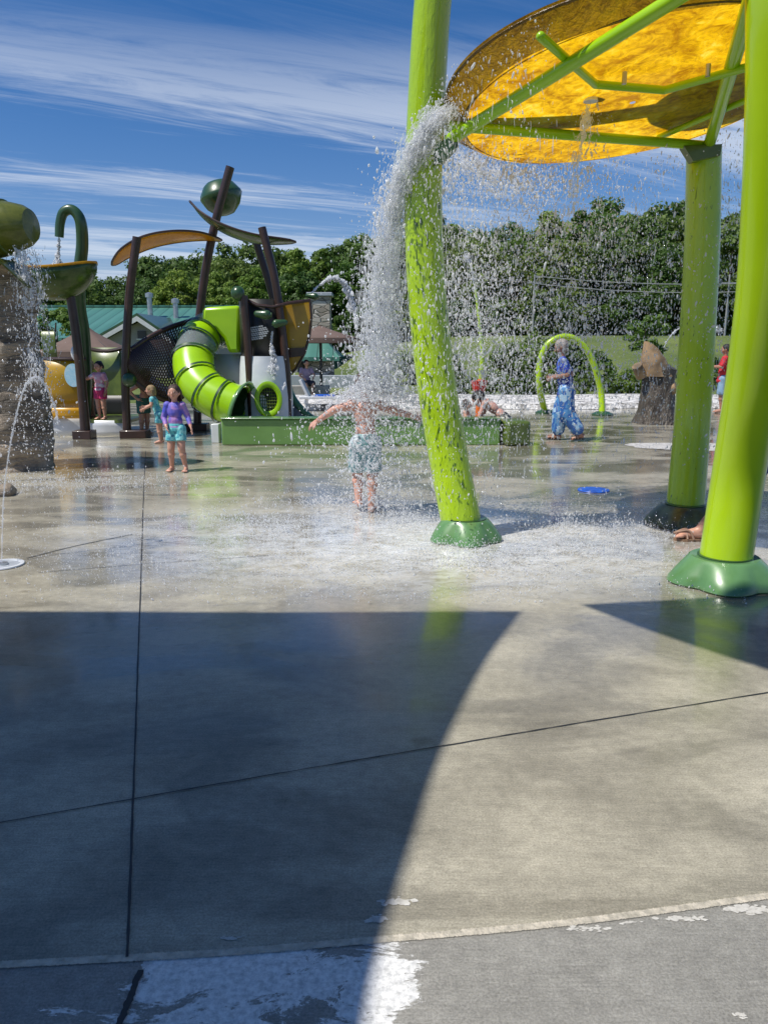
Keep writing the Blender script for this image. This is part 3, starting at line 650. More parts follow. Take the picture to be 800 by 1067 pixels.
def lace(name, path, spread, n, r0, m, label, base, voxel=.007, clump=3.0, gate=-.05, cat='water'):
    path = spline(path, 10); A = np.array([tuple(p) for p in path]); mb = MB(); k = 0; tries = 0; sp0 = rng.random()*40
    while k < n and tries < n*30:
        tries += 1; t_ = float(rng.random())**.85; c = Vector(path_at(path, [t_])[0]); s_ = spread(t_)
        o = Vector([float(x) for x in rng.normal(0, 1, 3)])*s_; o.z *= .5; q = c+o
        f = mnoise.noise(Vector((q.x*11+sp0, q.y*11, q.z*clump)))+.5*mnoise.noise(Vector((q.x*30, q.y*30+sp0, q.z*clump*2.2)))
        if f < gate+.25*t_: continue
        d = (Vector(path_at(path, [min(1, t_+.04)])[0])-Vector(path_at(path, [max(0, t_-.04)])[0])).normalized()
        d = (d+Vector([float(x) for x in rng.normal(0, .22, 3)])).normalized(); l = r0*float(rng.uniform(1.5, 11.0)); r_ = r0*float(rng.uniform(.45, 1.15))
        mb.cone(q-d*l, q+d*l, r_, r_*.6, 6); k += 1
    o = fused(mb, name, m, None, voxel, 1, .5); b = Vector(base)
    o.data.transform(Matrix.Translation(-b)); o.location = b
    tag(o, label, cat, kind='stuff'); return o
main = [P(470, 112, 5.72), P(452, 128, 5.60), P(432, 160, 5.75), P(415, 205, 5.95), P(404, 260, 6.2), P(398, 320, 6.45), P(396, 372, 6.65), P(398, 405, 6.75)]
ms = lambda t: .03+.09*t**1.2
lace('water_cascade', main, lambda t: .020+.08*t**1.1, 4200, .0038, M['foam'], 'thick white torrent of water falling from the dish spout onto the boy', G(398, 560), .0042, 1.2, .09)
mp = spline(main, 10)
n = 8500; t = rng.beta(1.9, 1.15, n); c = path_at(mp, t); s = .03+.125*t**1.5
off = rng.normal(0, 1, (n, 3))*s[:, None]; heavy = rng.random(n) < .25; off[heavy] *= 2.1; off[:, 2] *= .6
pos = c+off; drops('water_drops', pos, lognr(n, .0033, .6, .015), M['drop'], 'loose white drops flying around the main torrent above the boy', base=G(398, 560))
n = 9000; t = rng.beta(1.5, 1.2, n); c = path_at(mp, t); s = .03+.12*t**1.4; c2_ = path_at(mp, np.minimum(t+.03, 1)); vv = c2_-c; vv /= np.linalg.norm(vv, axis=1)[:, None]+1e-6
pos = c+rng.normal(0, 1, (n, 3))*s[:, None]; drops('water_streaks', pos, lognr(n, .0022, .4, .005), M['stream'], 'clear streaks of falling water inside the main torrent', stretch=9, vel=vv*3, base=G(398, 560), jag=.1)
# burst on the boy's head and shoulders
n = 4200; q = np.array(P(390, 404, 6.8)); d = rng.normal(0, 1, (n, 3)); d /= np.linalg.norm(d, axis=1)[:, None]; d[:, 2] = np.abs(d[:, 2])*.7-.30
rr = rng.gamma(2, .13, n); pos = q+d*rr[:, None]*np.array((1, .7, .75)); pos[:, 2] -= rr*rr*.45
pos2 = q+np.stack([rng.normal(0, .17, 4200), rng.normal(-.1, .14, 4200), rng.uniform(-1.05, .1, 4200)], 1)
pos = np.vstack([pos, pos2]); pos = pos[pos[:, 2] > .02]
drops('water_burst', pos, lognr(len(pos), .0042, .45, .012), M['drop'], 'burst of drops splashing off the back and shoulders of the boy', stretch=1.3, base=G(398, 545))
# curtain behind the rim: fine drops all round the far side of the dish
def rimpt(a, z=.0, k=1.0): return DCc+DM@Vector((k*DRr*math.cos(a), k*DRr*math.sin(a), z))
cur = []
for i in range(20000):
    a = rng.uniform(R(-35), R(215)); 
    if math.sin(a) < -0.2 and rng.random() < .5: continue
    p = rimpt(a, -.02, 1.01)
    fall = rng.beta(1.1, 1.5)*2.9; out = .06+.10*math.sqrt(fall)*rng.random()+.0
    dirv = (DM@Vector((math.cos(a), math.sin(a), 0)))
    clump = mnoise.noise(Vector((a*5, fall*1.5, 3)))
    if clump < -0.12 and rng.random() < .8: continue
    q = p+dirv*out+Vector((rng.normal(0, .05+.06*fall), rng.normal(0, .05+.06*fall), -fall))
    if q.y > 4.6 and q.z > .03: cur.append(q)
pos = np.array([tuple(q) for q in cur])
drops('water_curtain', pos, lognr(len(pos), .0026, .5, .009), M['drop'], 'fine curtain of drops raining from the far rim of the amber dish', stretch=2.4, base=G(640, 545))
sub = pos[rng.random(len(pos)) < .6]+rng.normal(0, .05, (int(0)+1, 3))
drops('water_veil', sub, lognr(len(sub), .0018, .4, .004), M['stream'], 'transparent veil of streaks hanging below the rim of the amber dish', stretch=8, vel=np.tile((0, 0, -3.0), (len(sub), 1)), base=G(640, 545), jag=.1)
# denser clouds of drops carried down in front of the trees
pos = []; rad = []
blobs = [((500, 172), 7.1, (.28, .3, .09), 2600), ((545, 190), 7.3, (.26, .25, .08), 1500), ((615, 150), 5.9, (.06, .06, .18), 260), ((590, 240), 6.8, (.22, .3, .30), 800), ((620, 300), 6.9, (.25, .3, .35), 900), ((520, 260), 6.6, (.16, .25, .25), 700),
         ((500, 340), 6.7, (.22, .3, .30), 1800), ((525, 390), 6.7, (.32, .3, .28), 1500), ((590, 380), 7.0, (.4, .4, .3), 1300), ((650, 290), 7.2, (.5, .4, .5), 1500), ((470, 390), 6.4, (.18, .3, .4), 900), ((560, 300), 6.8, (.35, .3, .4), 1300),
         ((735, 330), 6.5, (.14, .15, .8), 700), ((420, 470), 6.9, (.55, .4, .25), 1500), ((355, 440), 7.0, (.25, .3, .25), 500)]
for (px, py), Y, s, k in blobs:
    c = np.array(P(px, py, Y)); pos.append(c+rng.normal(0, 1, (k, 3))*np.array(s))
pos = np.vstack(pos); pos = pos[pos[:, 2] > .03]
drops('water_spray', pos, lognr(len(pos), .0031, .5, .012), M['drop'], 'drifting cloud of spray between the leaning left leg and the shaded far leg', stretch=2.2, base=G(580, 545))
side = [P(470, 132, 6.4), P(480, 158, 6.8), P(498, 176, 7.1), P(522, 190, 7.3), P(548, 204, 7.5)]
lace('water_sheet', side, lambda t: .06+.07*t, 1500, .0042, M['foam'], 'torn white sheet of water flung right from behind the wet left leg', G(520, 545), .0045, 4, .02)
nz = P(615, 106, 5.75)
lace('water_stream', [nz, nz+Vector((-.02, .03, -.15)), nz+Vector((-.05, .06, -.4)), nz+Vector((-.08, .1, -.75))], lambda t: .016+.035*t, 300, .0042, M['foam'], 'short ragged stream falling from the nozzle under the dish', nz-Vector((0, 0, nz.z)), .004, 6, -.1)
# splash over the floor
n = 42000; u = rng.normal(0, 1, (n, 2))
X = .3+u[:, 0]*1.35; Y = 5.75+u[:, 1]*.80
z = rng.exponential(.022, n)+.002
keep = (Y > 4.25) & (np.array([mnoise.noise(Vector((x*1.6, y*2.4, 1))) for x, y in zip(X, Y)]) > -.22+.1*u[:, 1])
z[rng.random(n) < .06] *= 3.5
pos = np.stack([X, Y, z], 1)[keep]
drops('floor_splash', pos, lognr(len(pos), .0023, .45, .0065), M['drop'], 'low carpet of splashing drops on the concrete under the dish', stretch=1.4, small=True, base=(.35, 5.75, 0))
pos = []
for cx_, cy_, k in [(420, 545, 1300), (300, 555, 700), (500, 590, 700), (600, 575, 1100), (340, 525, 900), (640, 555, 900), (590, 548, 900), (250, 545, 300), (395, 530, 900)]:
    c = G(cx_, cy_); a = rng.uniform(0, 2*math.pi, k); r = np.abs(rng.normal(0, .28, k)); h = rng.exponential(.05, k)*(1+0*r)
    pos.append(np.stack([c.x+r*np.cos(a)*1.3, c.y+r*np.sin(a)*.8, h], 1))
pos = np.vstack(pos); pos = pos[(pos[:, 1] > 4.3)]
drops('splash_crowns', pos, lognr(len(pos), .0033, .45, .009), M['drop'], 'white splash crowns leaping from the floor around the leaning left leg', small=True, base=(.3, 6.0, 0))
# left side
lp = [P(27, 262, 9.3), P(32, 300, 9.25), P(35, 350, 9.2), P(37, 420, 9.2), P(37, 478, 9.2)]
lace('bucket_stream', lp[:4], lambda t: .07+.07*t, 900, .006, M['foam'], 'white stream poured by the tipped green bucket over the rock', G(35, 480), .0065, 2.0, .05)
n = 1900; t = rng.random(n); c = path_at(spline(lp, 8), t); pos = c+rng.normal(0, 1, (n, 3))*np.stack([.07+.13*t, .1+.1*t, .05+0*t], 1)
drops('bucket_spray', pos[pos[:, 2] > .01], lognr(n, .0045, .45, .013)[pos[:, 2] > .01], M['drop'], 'drops raining down the face of the rock pillar', base=G(35, 480))
n = 2600; c = G(55, 505); pos = np.stack([c.x+rng.normal(0, .8, n), c.y+rng.normal(0, .35, n), rng.exponential(.035, n)], 1)
drops('floor_splash', pos, lognr(n, .0035, .4, .009), M['drop'], 'patch of splashing drops on the floor in front of the rock pillar', small=True, base=c)
jet = spline([G(2, 589), P(4, 520, 5.25), P(10, 470, 5.3), P(18, 430, 5.35), P(26, 404, 5.4), P(36, 393, 5.45), P(46, 399, 5.5), P(56, 420, 5.55), P(61, 440, 5.6)], 10)
jr = [abs(.004+.006*mnoise.noise(Vector((i*.9, 0, 0)))+.003*(i/len(jet))) for i in range(len(jet))]
t = thing('water_jet', 'thin beaded jet arching from the white ringed nozzle at left', 'water jet', G(2, 589))
MB().tube(jet, jr, 8).build('stream', M['stream'], t)
n = 220; tt = rng.random(n)**.7; pos = path_at(jet, tt)+rng.normal(0, .008, (n, 3)); 
o = drops('jet_drops', pos, lognr(n, .003, .4, .007), M['drop'], None, base=G(2, 589)); o.location = (0, 0, 0); o.parent = t; o['kind'] = 'stuff'
def small_jet(label, pts, r, base):
    p = spline(pts, 10); t = thing('water_jet', label, 'water jet', base)
    MB().tube(p, [max(.004, .6*r*(.8+1.0*mnoise.noise(Vector((i*.7, r*99, 0))))) for i in range(len(p))], 6).build('stream', M['foam'], t)
    n = 260; tt = rng.random(n)**.5; pos = path_at(p, tt)+rng.normal(0, 1, (n, 3))*(.008+.035*tt**3)[:, None]
    o = drops('jet_drops', pos, lognr(n, r*.6, .4, r*1.5), M['drop'], None, small=True, base=base); o.location = (0, 0, 0); o.parent = t; o['kind'] = 'stuff'
small_jet('white jet arching over the stone chimney from the yellow panel', [P(325, 305, 13.6), P(334, 296, 13.7), P(346, 290, 13.8), P(356, 293, 13.9), P(363, 303, 14), P(368, 325, 14.1)], .03, Vector(P(325, 305, 13.6)))
small_jet('faint jet arching right from the top of the sculpted stump', [P(691, 362, 15.5), P(698, 350, 15.5), P(708, 342, 15.5), P(722, 337, 15.5), P(738, 338, 15.5), P(750, 346, 15.5)], .015, Vector(P(691, 362, 15.5)))
small_jet('thin white trickle dropping from the mouth of the green cane pipe', [P(62, 248, 13.3), P(61, 262, 13.3), P(60, 278, 13.3)], .02, Vector(P(62, 278, 13.3)))
small_jet('short splash of water falling below the green nozzles of the tower', [P(284, 345, 12.9), P(283, 360, 12.9), P(285, 372, 12.9), P(284, 390, 12.85)], .025, Vector(P(284, 390, 12.85)))
small_jet('thin line of water rising from the tip of the lime spray pole', [P(494, 300, 14), P(492, 285, 14), P(489, 272, 14), P(484, 266, 14)], .012, Vector(P(494, 300, 14)))

# ------------------------------------------------------------------ drains
def disc_thing(name, label, cat, c, r, m, ring=False, h=.012):
    t = thing(name, label, cat, c); c = Vector(c)
    if ring:
        MB().lathe(c, [(r*.78, .004), (r*.80, h), (r*.98, h), (r, .004)], 48, caps=False).build('ring', M['white'], t)
        MB().lathe(c, [(.001, .005), (r*.77, .005)], 48, caps=False).build('grate', M['greyp'], t)
        MB().lathe(c, [(.03, .004), (.03, .02), (.012, .022)], 16).build('nozzle', M['steel'], t)
    else:
        MB().lathe(c, [(r, .004), (r*.97, h), (r*.5, h+.004), (.01, h+.005)], 48).build('cover', m, t)
        for k in range(6):
            a = k*math.pi/3; MB().lathe(c+Vector((r*.8*math.cos(a), r*.8*math.sin(a), h+.002)), [(.012, 0), (.01, .004)], 10).build('bolt', M['steel'], t)
disc_thing('ground_nozzle', 'white ringed flush ground nozzle at the left edge', 'ground nozzle', G(4, 589), .135, None, True)
disc_thing('ground_nozzle', 'round cobalt blue cover flat on the wet concrete', 'ground nozzle', G(618, 511), .165, M['blue'])

# ------------------------------------------------------------------ left features: rock, bucket, bowl, cane
def rock_pillar():
    b = G(2, 487); b.z = 0; m = MB(); seg = 64; rows = 60; Hh = P(0, 278, b.y).z
    V = []
    for i in range(rows+1):
        z = Hh*i/rows; row = []
        for k in range(seg):
            a = 2*math.pi*k/seg
            q = .62+.03*math.cos(2*a)-.10*(z/Hh)
            lay = .045*mnoise.noise(Vector((math.cos(a)*1.5, math.sin(a)*1.5, z*5.5)))+.05*mnoise.noise(Vector((math.cos(a)*3.2, math.sin(a)*3.2, z*2.2)))
            st = .03*(((z*3.1+.3*mnoise.noise(Vector((math.cos(a), math.sin(a), 0)))) % 1.0)**.4)
            q += lay+st; row.append((b.x+q*math.cos(a), b.y+q*.8*math.sin(a), z))
        V += row
    F_ = [(i*seg+k, i*seg+(k+1) % seg, (i+1)*seg+(k+1) % seg, (i+1)*seg+k) for i in range(rows) for k in range(seg)]
    F_.append(tuple(rows*seg+k for k in range(seg)))
    m.add(V, F_); o = m.build('rock_pillar', M['rock'], None, True, loc=b, auto=60); tag(o, 'tall layered artificial rock pillar at the left edge', 'rock'); return o
rock_pillar()
m = MB(); c = G(3, 516); m.ell(c+Vector((0, 0, .03)), (.14, .12, .09), u=20, w=12)
for i, v in enumerate(m.v): v += Vector((1, 1, 1))*.03*mnoise.noise(v*9)
tag(m.build('rock', M['rock'], None, True, loc=c), 'small low dark rock on the floor at the left edge', 'rock')
def leaf_bucket():
    base = Vector((P(-60, 260, 9.5).x, 9.5, 0))
    t = thing('tipping_bucket', 'olive green cone bucket pouring water above the rock pillar', 'water bucket', base)
    MB().tube(spline([base, base+Vector((-.05, 0, 1.2)), base+Vector((0, 0, 2.4)), base+Vector((.1, 0, 3.0))], 8), .07, 16).build('pole', M['bronze'], t)
    a = P(-70, 244, 9.5); b = P(30, 235, 9.35); d = (b-a); m3 = d.to_track_quat('Z', 'Y').to_matrix(); l = d.length
    MB().lathe(a, [(.22, 0), (.33, l*.25), (.345, l*.5), (.32, l*.70), (.27, l*.86), (.23, l*.97), (.18, l*1.03), (.01, l*1.05)], 40, m3@Matrix.Diagonal((1, 1, 1))).build('bucket', M['bucketgreen'], t)
    mouth = MB(); mouth.tube([b+m3@Vector((.30*math.cos(x), .30*math.sin(x), -l*.22)) for x in lins(0, 2*math.pi, 33)], .014, 8, False); mouth.build('lip', M['olive'], t)
    # lower chute leaf
    c0 = P(-60, 262, 9.3); c1 = P(0, 262, 9.2); c2 = P(31, 299, 9.15)
    rows = []
    for s in lins(0, 1, 12):
        p = c0.lerp(c1, min(1, s*1.6)) if s < .6 else c1.lerp(c2, (s-.6)/.4)
        wd = .34*math.sin(math.pi*(.25+.7*s))
        rows.append([p+Vector((0, wd*math.cos(x), -.20*wd*math.sin(x)-(.10 if s < .6 else .0))) for x in lins(0, math.pi, 9)])
    MB().sheet(rows).build('chute', M['bucketgreen'], t, solid=.012)
leaf_bucket()
def leaf_sheet(pts, width, m, parent, name, tilt=.5, rim=True, sag=.3, side=(0, 1, 0)):
    p = spline(pts, 8); n = len(p); rows = []; e0 = []; e1 = []
    for i, q in enumerate(p):
        s = i/(n-1); wd = width*(math.sin(math.pi*min(max(s, .0), 1))**.55)+.012
        row = []
        for x in lins(-1, 1, 9):
            dv_ = Vector(side).normalized()
            row.append(q+dv_*wd*x+Vector((0, 0, tilt*wd*x-sag*wd*(1-x*x))))
        rows.append(row); e0.append(row[0]); e1.append(row[-1])
    o = MB().sheet(rows).build(name, m, parent, solid=.02)
    if rim:
        MB().tube(e0+e1[::-1]+[e0[0]], .018, 8, False).build('rim', M['bronze'], o)
    return o
# bowl on a brown post
b = G(90, 457)
t = thing('leaf_bowl_fountain', 'green and yellow leaf shaped bowl on a leaning brown post', 'water feature', b)
MB().tube(spline([b, P(87, 420, b.y), P(81, 360, b.y), P(73, 303, b.y)], 8), [.085, .075, .07], 16).build('post', M['bronze'], t)
MB().box(b+Vector((-.02, 0, .07)), (.30, .3, .14)).build('base_shoe', M['bronze'], t, bevel=.01)
bc = P(62, 292, b.y)
lw = Vector((.62, 0, 0))
def bowl_part(zf, m, name, flip):
    rows = []
    for i, s in enumerate(lins(-1, 1, 25)):
        wd = .48*(1-abs(s)**2.2)**.6+.004; row = []
        for x in lins(0, math.pi, 13):
            row.append(bc+Vector((s*.66-.05, -wd*math.cos(x), .16-.47*(1-s*s)**.5*math.sin(x)*zf+.08*s*s+.03*s)))
        rows.append(row)
    return MB().sheet(rows).build(name, m, t, solid=.02)
bw = bowl_part(1, M['gleaf'], 'bowl', 0)
rp = [bc+Vector((s*.66-.05, -sg*(.48*(1-abs(s)**2.2)**.6+.004), .165+.08*s*s+.03*s)) for sg in (1, -1) for s in (lins(-1, 1, 25) if sg == 1 else lins(1, -1, 25))]
MB().tube(rp, .022, 8, False).build('rim', M['yleaf'], bw)
MB().ell(bc+Vector((-.22, -.3, -.04)), (.2, .12, .11)).build('patch', M['yellowb'], bw)
# cane pipe
b = Vector((P(86, 440, 13.9).x, 13.9, 0))
t = thing('cane_fountain', 'dark green cane shaped pipe trickling water beside the leaf bowl', 'water feature', b)
cp = [b, P(89, 400, 13.7), P(87, 350, 13.6), P(83, 320, 13.5), P(83, 285, 13.4), P(86, 255, 13.35), P(84, 230, 13.3), P(76, 219, 13.3), P(67, 221, 13.3), P(63, 232, 13.3), P(62, 247, 13.3)]
MB().tube(spline(cp, 10), [.12, .12, .115, .105, .1, .095, .085, .08, .075, .07], 20).build('pipe', M['dgreen'], t)
MB().lathe(b, [(.22, 0), (.22, .05), (.15, .08), (.1, .09)], 24).build('base_plate', M['bronze'], t)

# ------------------------------------------------------------------ play structure
PB = G(200, 458)
ps = thing('water_play_structure', 'brown post water play tower with lime tube slide and leaf roofs', 'play structure', PB)
def post(px, Y, r=.072, shoe=None, tofloor=True):
    p = [P(x, y, Y+dy) for x, y, dy in px]
    if tofloor: p[0].z = 0.0
    MB().tube(spline(p, 8), r*.88, 16).build('post', M['bronze'], ps)
    if shoe: MB().box(Vector((p[0].x+shoe[0], p[0].y, .065)), (shoe[1], .3, .13)).build('base_shoe', M['bronze'], ps, bevel=.012)
post([(133, 457, 0), (131, 390, 0), (135, 310, 0), (143, 247, 0)], 13.0, .078, (.14, .44))
post([(206, 447, 0), (206, 360, 0), (213, 290, 0), (225, 230, 0), (240, 174, 0)], 14.2, .085, (.0, .4))
post([(263, 434, 0), (259, 370, 0), (254, 308, 0)], 12.9, .075)
post([(300, 436, 0), (298, 380, 0), (288, 300, 0), (273, 237, 0)], 13.1, .075)
post([(290, 432, 0), (291, 360, 0), (284, 310, 0), (267, 252, 0)], 14.6, .075)
MB().ell(P(135, 396, 12.9), .118, u=28, w=18).build('ball', M['dgreen'], ps)
# left cabin: white base, yellow curved wall with blue porthole, green back wall, deck
def arcwall(x0, x1, ytop, ybot, Y, bulge, m, name, n=20, ytop2=None, parent=None, solid=.03):
    rows = []
    for s in lins(0, 1, n):
        px = x0+(x1-x0)*s; yy = Y-bulge*math.sin(math.pi*s)
        yt = ytop if ytop2 is None else ytop+(ytop2-ytop)*s
        a = P(px, ybot, yy); bb = P(px, yt, yy); bb.x = a.x
        rows.append([a, a.lerp(bb, .33), a.lerp(bb, .66), bb])
    return MB().sheet(rows).build(name, m, parent or ps, solid=solid)
arcwall(46, 90, 432, 455, 13.35, .06, M['white'], 'base_panel')
arcwall(90, 131, 438, 455, 13.35, .05, M['white'], 'base_panel')
arcwall(46, 90, 425, 436, 13.28, .07, M['yellowb'], 'skirt_panel')
yw = arcwall(46, 90, 374, 425, 13.40, .08, M['yellowp'], 'wall_panel')
rimp = [P(46+44*s, 374, 13.38-.08*math.sin(math.pi*s)) for s in lins(0, 1, 12)]
MB().tube(rimp, .03, 8).build('top_rail', M['bronze'], yw)
q = P(77, 391, 13.30); MB().lathe(q, [(.001, 0), (.17, 0), (.17, .03), (.001, .03)], 30, Matrix.Rotation(R(90), 3, 'X')@Matrix.Diagonal((.85, 1.15, 1))).build('porthole', M['cyanwin'], yw)
arcwall(88, 131, 362, 438, 14.6, -.1, M['olive'], 'wall_panel')
arcwall(88, 131, 412, 436, 14.5, -.05, M['black'], 'recess_shade_panel')  # black sheet stands in for the shade in the recess
MB().tube([P(88+43*s, 362+4*math.sin(math.pi*s), 14.55) for s in lins(0, 1, 10)], .035, 8).build('top_rail', M['bronze'], ps)
d0 = P(88, 438, 13.3); MB().box((P(110, 438, 13.3).x, 13.95, d0.z-.02), (.8+.02, 1.3, .05)).build('deck', M['olive'], ps)
MB().box((P(66, 438, 13.3).x, 13.95, d0.z-.02), (.72, 1.1, .05)).build('deck', M['dgreen'], ps)
arcwall(46, 60, 345, 375, 14.5, .0, M['olive'], 'wall_panel')
MB().ell(P(78, 368, 13.2), (.06, .06, .12)).build('spray_head', M['white'], ps)
# net bridge
def netbridge():
    up = spline([P(137, 364, 13.1), P(158, 350, 13.3), P(180, 340, 13.6), P(206, 332, 14.0)], 12)
    dn = spline([P(137, 394, 13.1), P(155, 408, 13.2), P(178, 417, 13.4), P(206, 404, 13.8)], 12)
    m = MB(); n = len(up)
    K = 40
    def g(u, v):
        i = u*(n-1); a = int(min(i, n-2)); f = i-a; A = up[a].lerp(up[a+1], f); B = dn[a].lerp(dn[a+1], f); p = A.lerp(B, v); p.y -= .16*math.sin(math.pi*v); return p
    for k in range(-14, 27):
        for sg in (1, -1):
            pts = []
            for v in lins(0, 1, 14):
                u = k/26+sg*v*.5+(.25 if sg < 0 else -.0)
                if 0 <= u <= 1: pts.append(g(u, v))
            if len(pts) > 1: m.tube(pts, .0115, 5)
    nb = m.build('net_bridge', M['bronze'], ps)
    MB().tube(up, .04, 10).build('hand_rail', M['bronze'], nb); MB().tube(dn, .05, 10).build('lower_rail', M['bronze'], nb)
    fl = MB(); fl.sheet([[p+Vector((0, .1, .03)) for p in dn], [p+Vector((.05, .9, .03)) for p in dn]]); fl.build('walkway', M['bronze'], nb, solid=.03)
netbridge()
# tube slide
def slide():
    root = MB(); cp = [P(240, 343, 14.3), P(224, 342, 14.0), P(209, 353, 13.6), P(202, 372, 13.25), P(204, 391, 12.98), P(213, 405, 12.8), P(229, 416, 12.68), P(250, 424, 12.6)]
    p = spline(cp, 9); n = len(p); r = .34
    s = MB().tube(p[:1]+p[1:3], r, 28, False).build('tube_slide', M['lime_slide'], ps)
    cuts = [2, 12, 24, 30, 37, 45, 53, n-1]; kinds = ['lime', 'clear', 'lime', 'clear', 'lime', 'lime', 'lime', 'lime']
    cuts = [0, 8, 17, 21, 28, 38, 48, 56, n-1]; 
    for i in range(len(cuts)-1):
        seg = p[cuts[i]:cuts[i+1]+1]
        if kinds[min(i, 7)] == 'clear':
            MB().tube(seg, r*.97, 28, False).build('clear_section', M['clear'], s)
            # lime under half keeps its shape
            h = MB().tube(seg, r*.965, 28, False)
            cc = sum((Vector(v) for v in seg), Vector())/len(seg)
            h.f = [f for f in h.f if (sum((h.v[j].z for j in f))/4 < cc.z-.03*1 or sum((h.v[j].y for j in f))/4 > cc.y+.12)]
            h.build('tube_section', M['lime_slide'], s)
        else: MB().tube(seg, r, 28, False).build('tube_section', M['lime_slide'], s)
        q = p[cuts[i+1]]; T = (p[min(cuts[i+1]+1, n-1)]-p[cuts[i+1]-1]).normalized()
        MB().tube([q-T*.022, q+T*.022], r+.032, 28, False).build('flange', M['dgreen'] if i < 7 else M['dgreen'], s)
        if i == 7:
            MB().tube([q-T*.02, q+T*.05], [r+.03, r+.10], 28, False).build('mouth_ring', M['boot'], s, solid=.03)
            inn = MB().tube([q-T*.5, q-T*.02], r*.93, 28, True); inn.f = inn.f[:-1]; inn.build('inner_lining', M['dgreen'], s)
    MB().prism([P(x, y, 13.45) for x, y in ((211, 320), (250, 318), (250, 367), (238, 368), (233, 353), (224, 343), (209, 339))], (0, 1, 0), .75).build('entry_hood', M['lime_slide'], s, smooth=True, bevel=.06)
slide()
# grey and white walls of the tower
arcwall(226, 262, 369, 432, 13.75, .12, M['greyp'], 'wall_panel')
def col_white():
    c = P(278, 434, 13.25); c.z = 0; top = P(278, 371, 13.25).z
    m = MB().lathe(c, [(.46, 0), (.455, top*.5), (.42, top*.9), (.40, top), (.36, top-.01)], 40); o = m.build('turret_wall', M['white'], ps)
    q = P(280, 416, 12.78)
    rx = Matrix.Rotation(R(90), 3, 'X')
    MB().lathe(q, [(.15, -.04), (.21, -.03), (.22, .03), (.15, .05)], 34, rx@Matrix.Diagonal((1, 1.3, 1)), caps=False).build('porthole_frame', M['lime_slide'], o, solid=.02)
    MB().lathe(q+Vector((0, .02, 0)), [(.001, 0), (.16, 0)], 30, rx@Matrix.Diagonal((1, 1.3, 1)), caps=False).build('porthole_recess', M['black'], o)
    g = MB()
    for k in lins(-.14, .14, 8):
        h = math.sqrt(max(.0, .15**2-k*k)); g.tube([q+Vector((k, -.01, -h*1.3)), q+Vector((k, -.01, h*1.3))], .006, 5); g.tube([q+Vector((-h, -.015, k*1.3)), q+Vector((h, -.015, k*1.3))], .006, 5)
    g.build('porthole_net', M['olive'], o)
col_white()
def perf():
    c = P(274, 372, 13.35); top = P(273, 313, 13.35).z; o = MB().lathe(Vector((c.x, c.y, 0)), [(.36, c.z-.02), (.36, top)], 40, caps=False)
    o.f = [f for f in o.f]; o = o.build('mesh_guard', M['black'], ps, solid=.01)
    h = MB()
    for i in range(10):
        for j in range(7):
            a = (i-4.5)/5; bb = (j-3)/3.6
            if a*a+bb*bb < 1:
                q = P(267+a*12+ (j % 2)*1.2, 347+bb*7.5-a*2, 12.93)
                h.box(q, (.032, .012, .022))
    h.build('perforated_shield', M['greyp'], o)
perf()
MB().tube([P(x, y, Y) for x, y, Y in ((256, 312, 13.0), (268, 318, 12.95), (284, 320, 12.95), (300, 316, 13.0), (323, 313, 13.2))], .028, 8).build('top_rail', M['bronze'], ps)
yp = MB().prism([P(x, y, 13.3) for x, y in ((295, 316), (310, 315), (323, 313), (324, 330), (322, 350), (317, 368), (308, 383), (299, 393), (296, 395))], (0, 1, 0), .05).build('yellow_panel', M['yellowp'], ps)
MB().prism([P(x, y, 13.26) for x, y in ((297, 363), (320, 362), (316, 371), (297, 373))], (0, 1, 0), .035).build('dark_band', M['bronze'], yp)
MB().tube([P(x, y, 13.3) for x, y in ((323, 313), (324.5, 330), (322.5, 350), (317.5, 368), (308.5, 384), (297, 396))], .022, 8).build('edge_trim', M['bronze'], yp)
# nozzles
def nozzle(px, py, Y, dx, s=1.0):
    q = P(px, py, Y); o = MB().cone(q, q+Vector((dx*.22*s, -.05, -.02)), .075*s, .11*s, 18).build('spray_nozzle', M['dgreen'], ps)
    MB().tube([q+Vector((dx*.22*s, -.05, -.02)), q+Vector((dx*.34*s, -.05, -.02))], .05*s, 14).build('nozzle_tip', M['dgreen'], o)
nozzle(268, 327, 12.8, 1, .72); nozzle(297, 336, 12.8, -1, .62); nozzle(321, 308, 13.5, 1, .55)
MB().ell(P(248, 306, 12.9), (.11, .11, .12), u=20, w=12).build('ball', M['dgreen'], ps)
# leaf roofs and pod
leaf_sheet([P(117, 276, 13.3), P(132, 263, 13.3), P(155, 252, 13.4), P(183, 246.5, 13.6), P(210, 246, 13.9), P(231, 250, 14.0)], .29, M['yleaf'], ps, 'leaf_roof', -.16, sag=.1)
leaf_sheet([P(198, 210, 13.9), P(213, 226, 13.8), P(237, 240, 13.7), P(268, 249, 13.6), P(308, 252, 13.5)], .30, M['gleaf'], ps, 'leaf_roof', -.15, sag=.12)
pc = P(231, 206, 14.62)
MB().lathe(pc, [(.03, -.31), (.16, -.28), (.30, -.15), (.385, .02), (.37, .07), (.27, .22), (.20, .27), (.02, .28)], 16, Matrix.Rotation(R(-14), 3, 'Y')).build('seed_pod', M['dgreen'], ps, auto=50)
# right hand open slide
rs = spline([P(299, 398, 13.9), P(304, 412, 13.8), P(313, 425, 13.6), P(326, 436, 13.4), P(342, 438.5, 13.2)], 8)
o = MB(); o.sheet([[p for p in rs], [Vector((p.x, p.y+.0, 0.02)) for p in rs]]); sl = o.build('open_slide', M['greyp'], ps, solid=.02)
MB().tube(rs, .06, 10).build('edge_rail', M['boot'], sl); bed = MB(); bed.sheet([[p+Vector((0, .03, -.03)) for p in rs], [p+Vector((0, .5, -.03)) for p in rs]]); bed.build('slide_bed', M['dgreen'], sl, solid=.02)
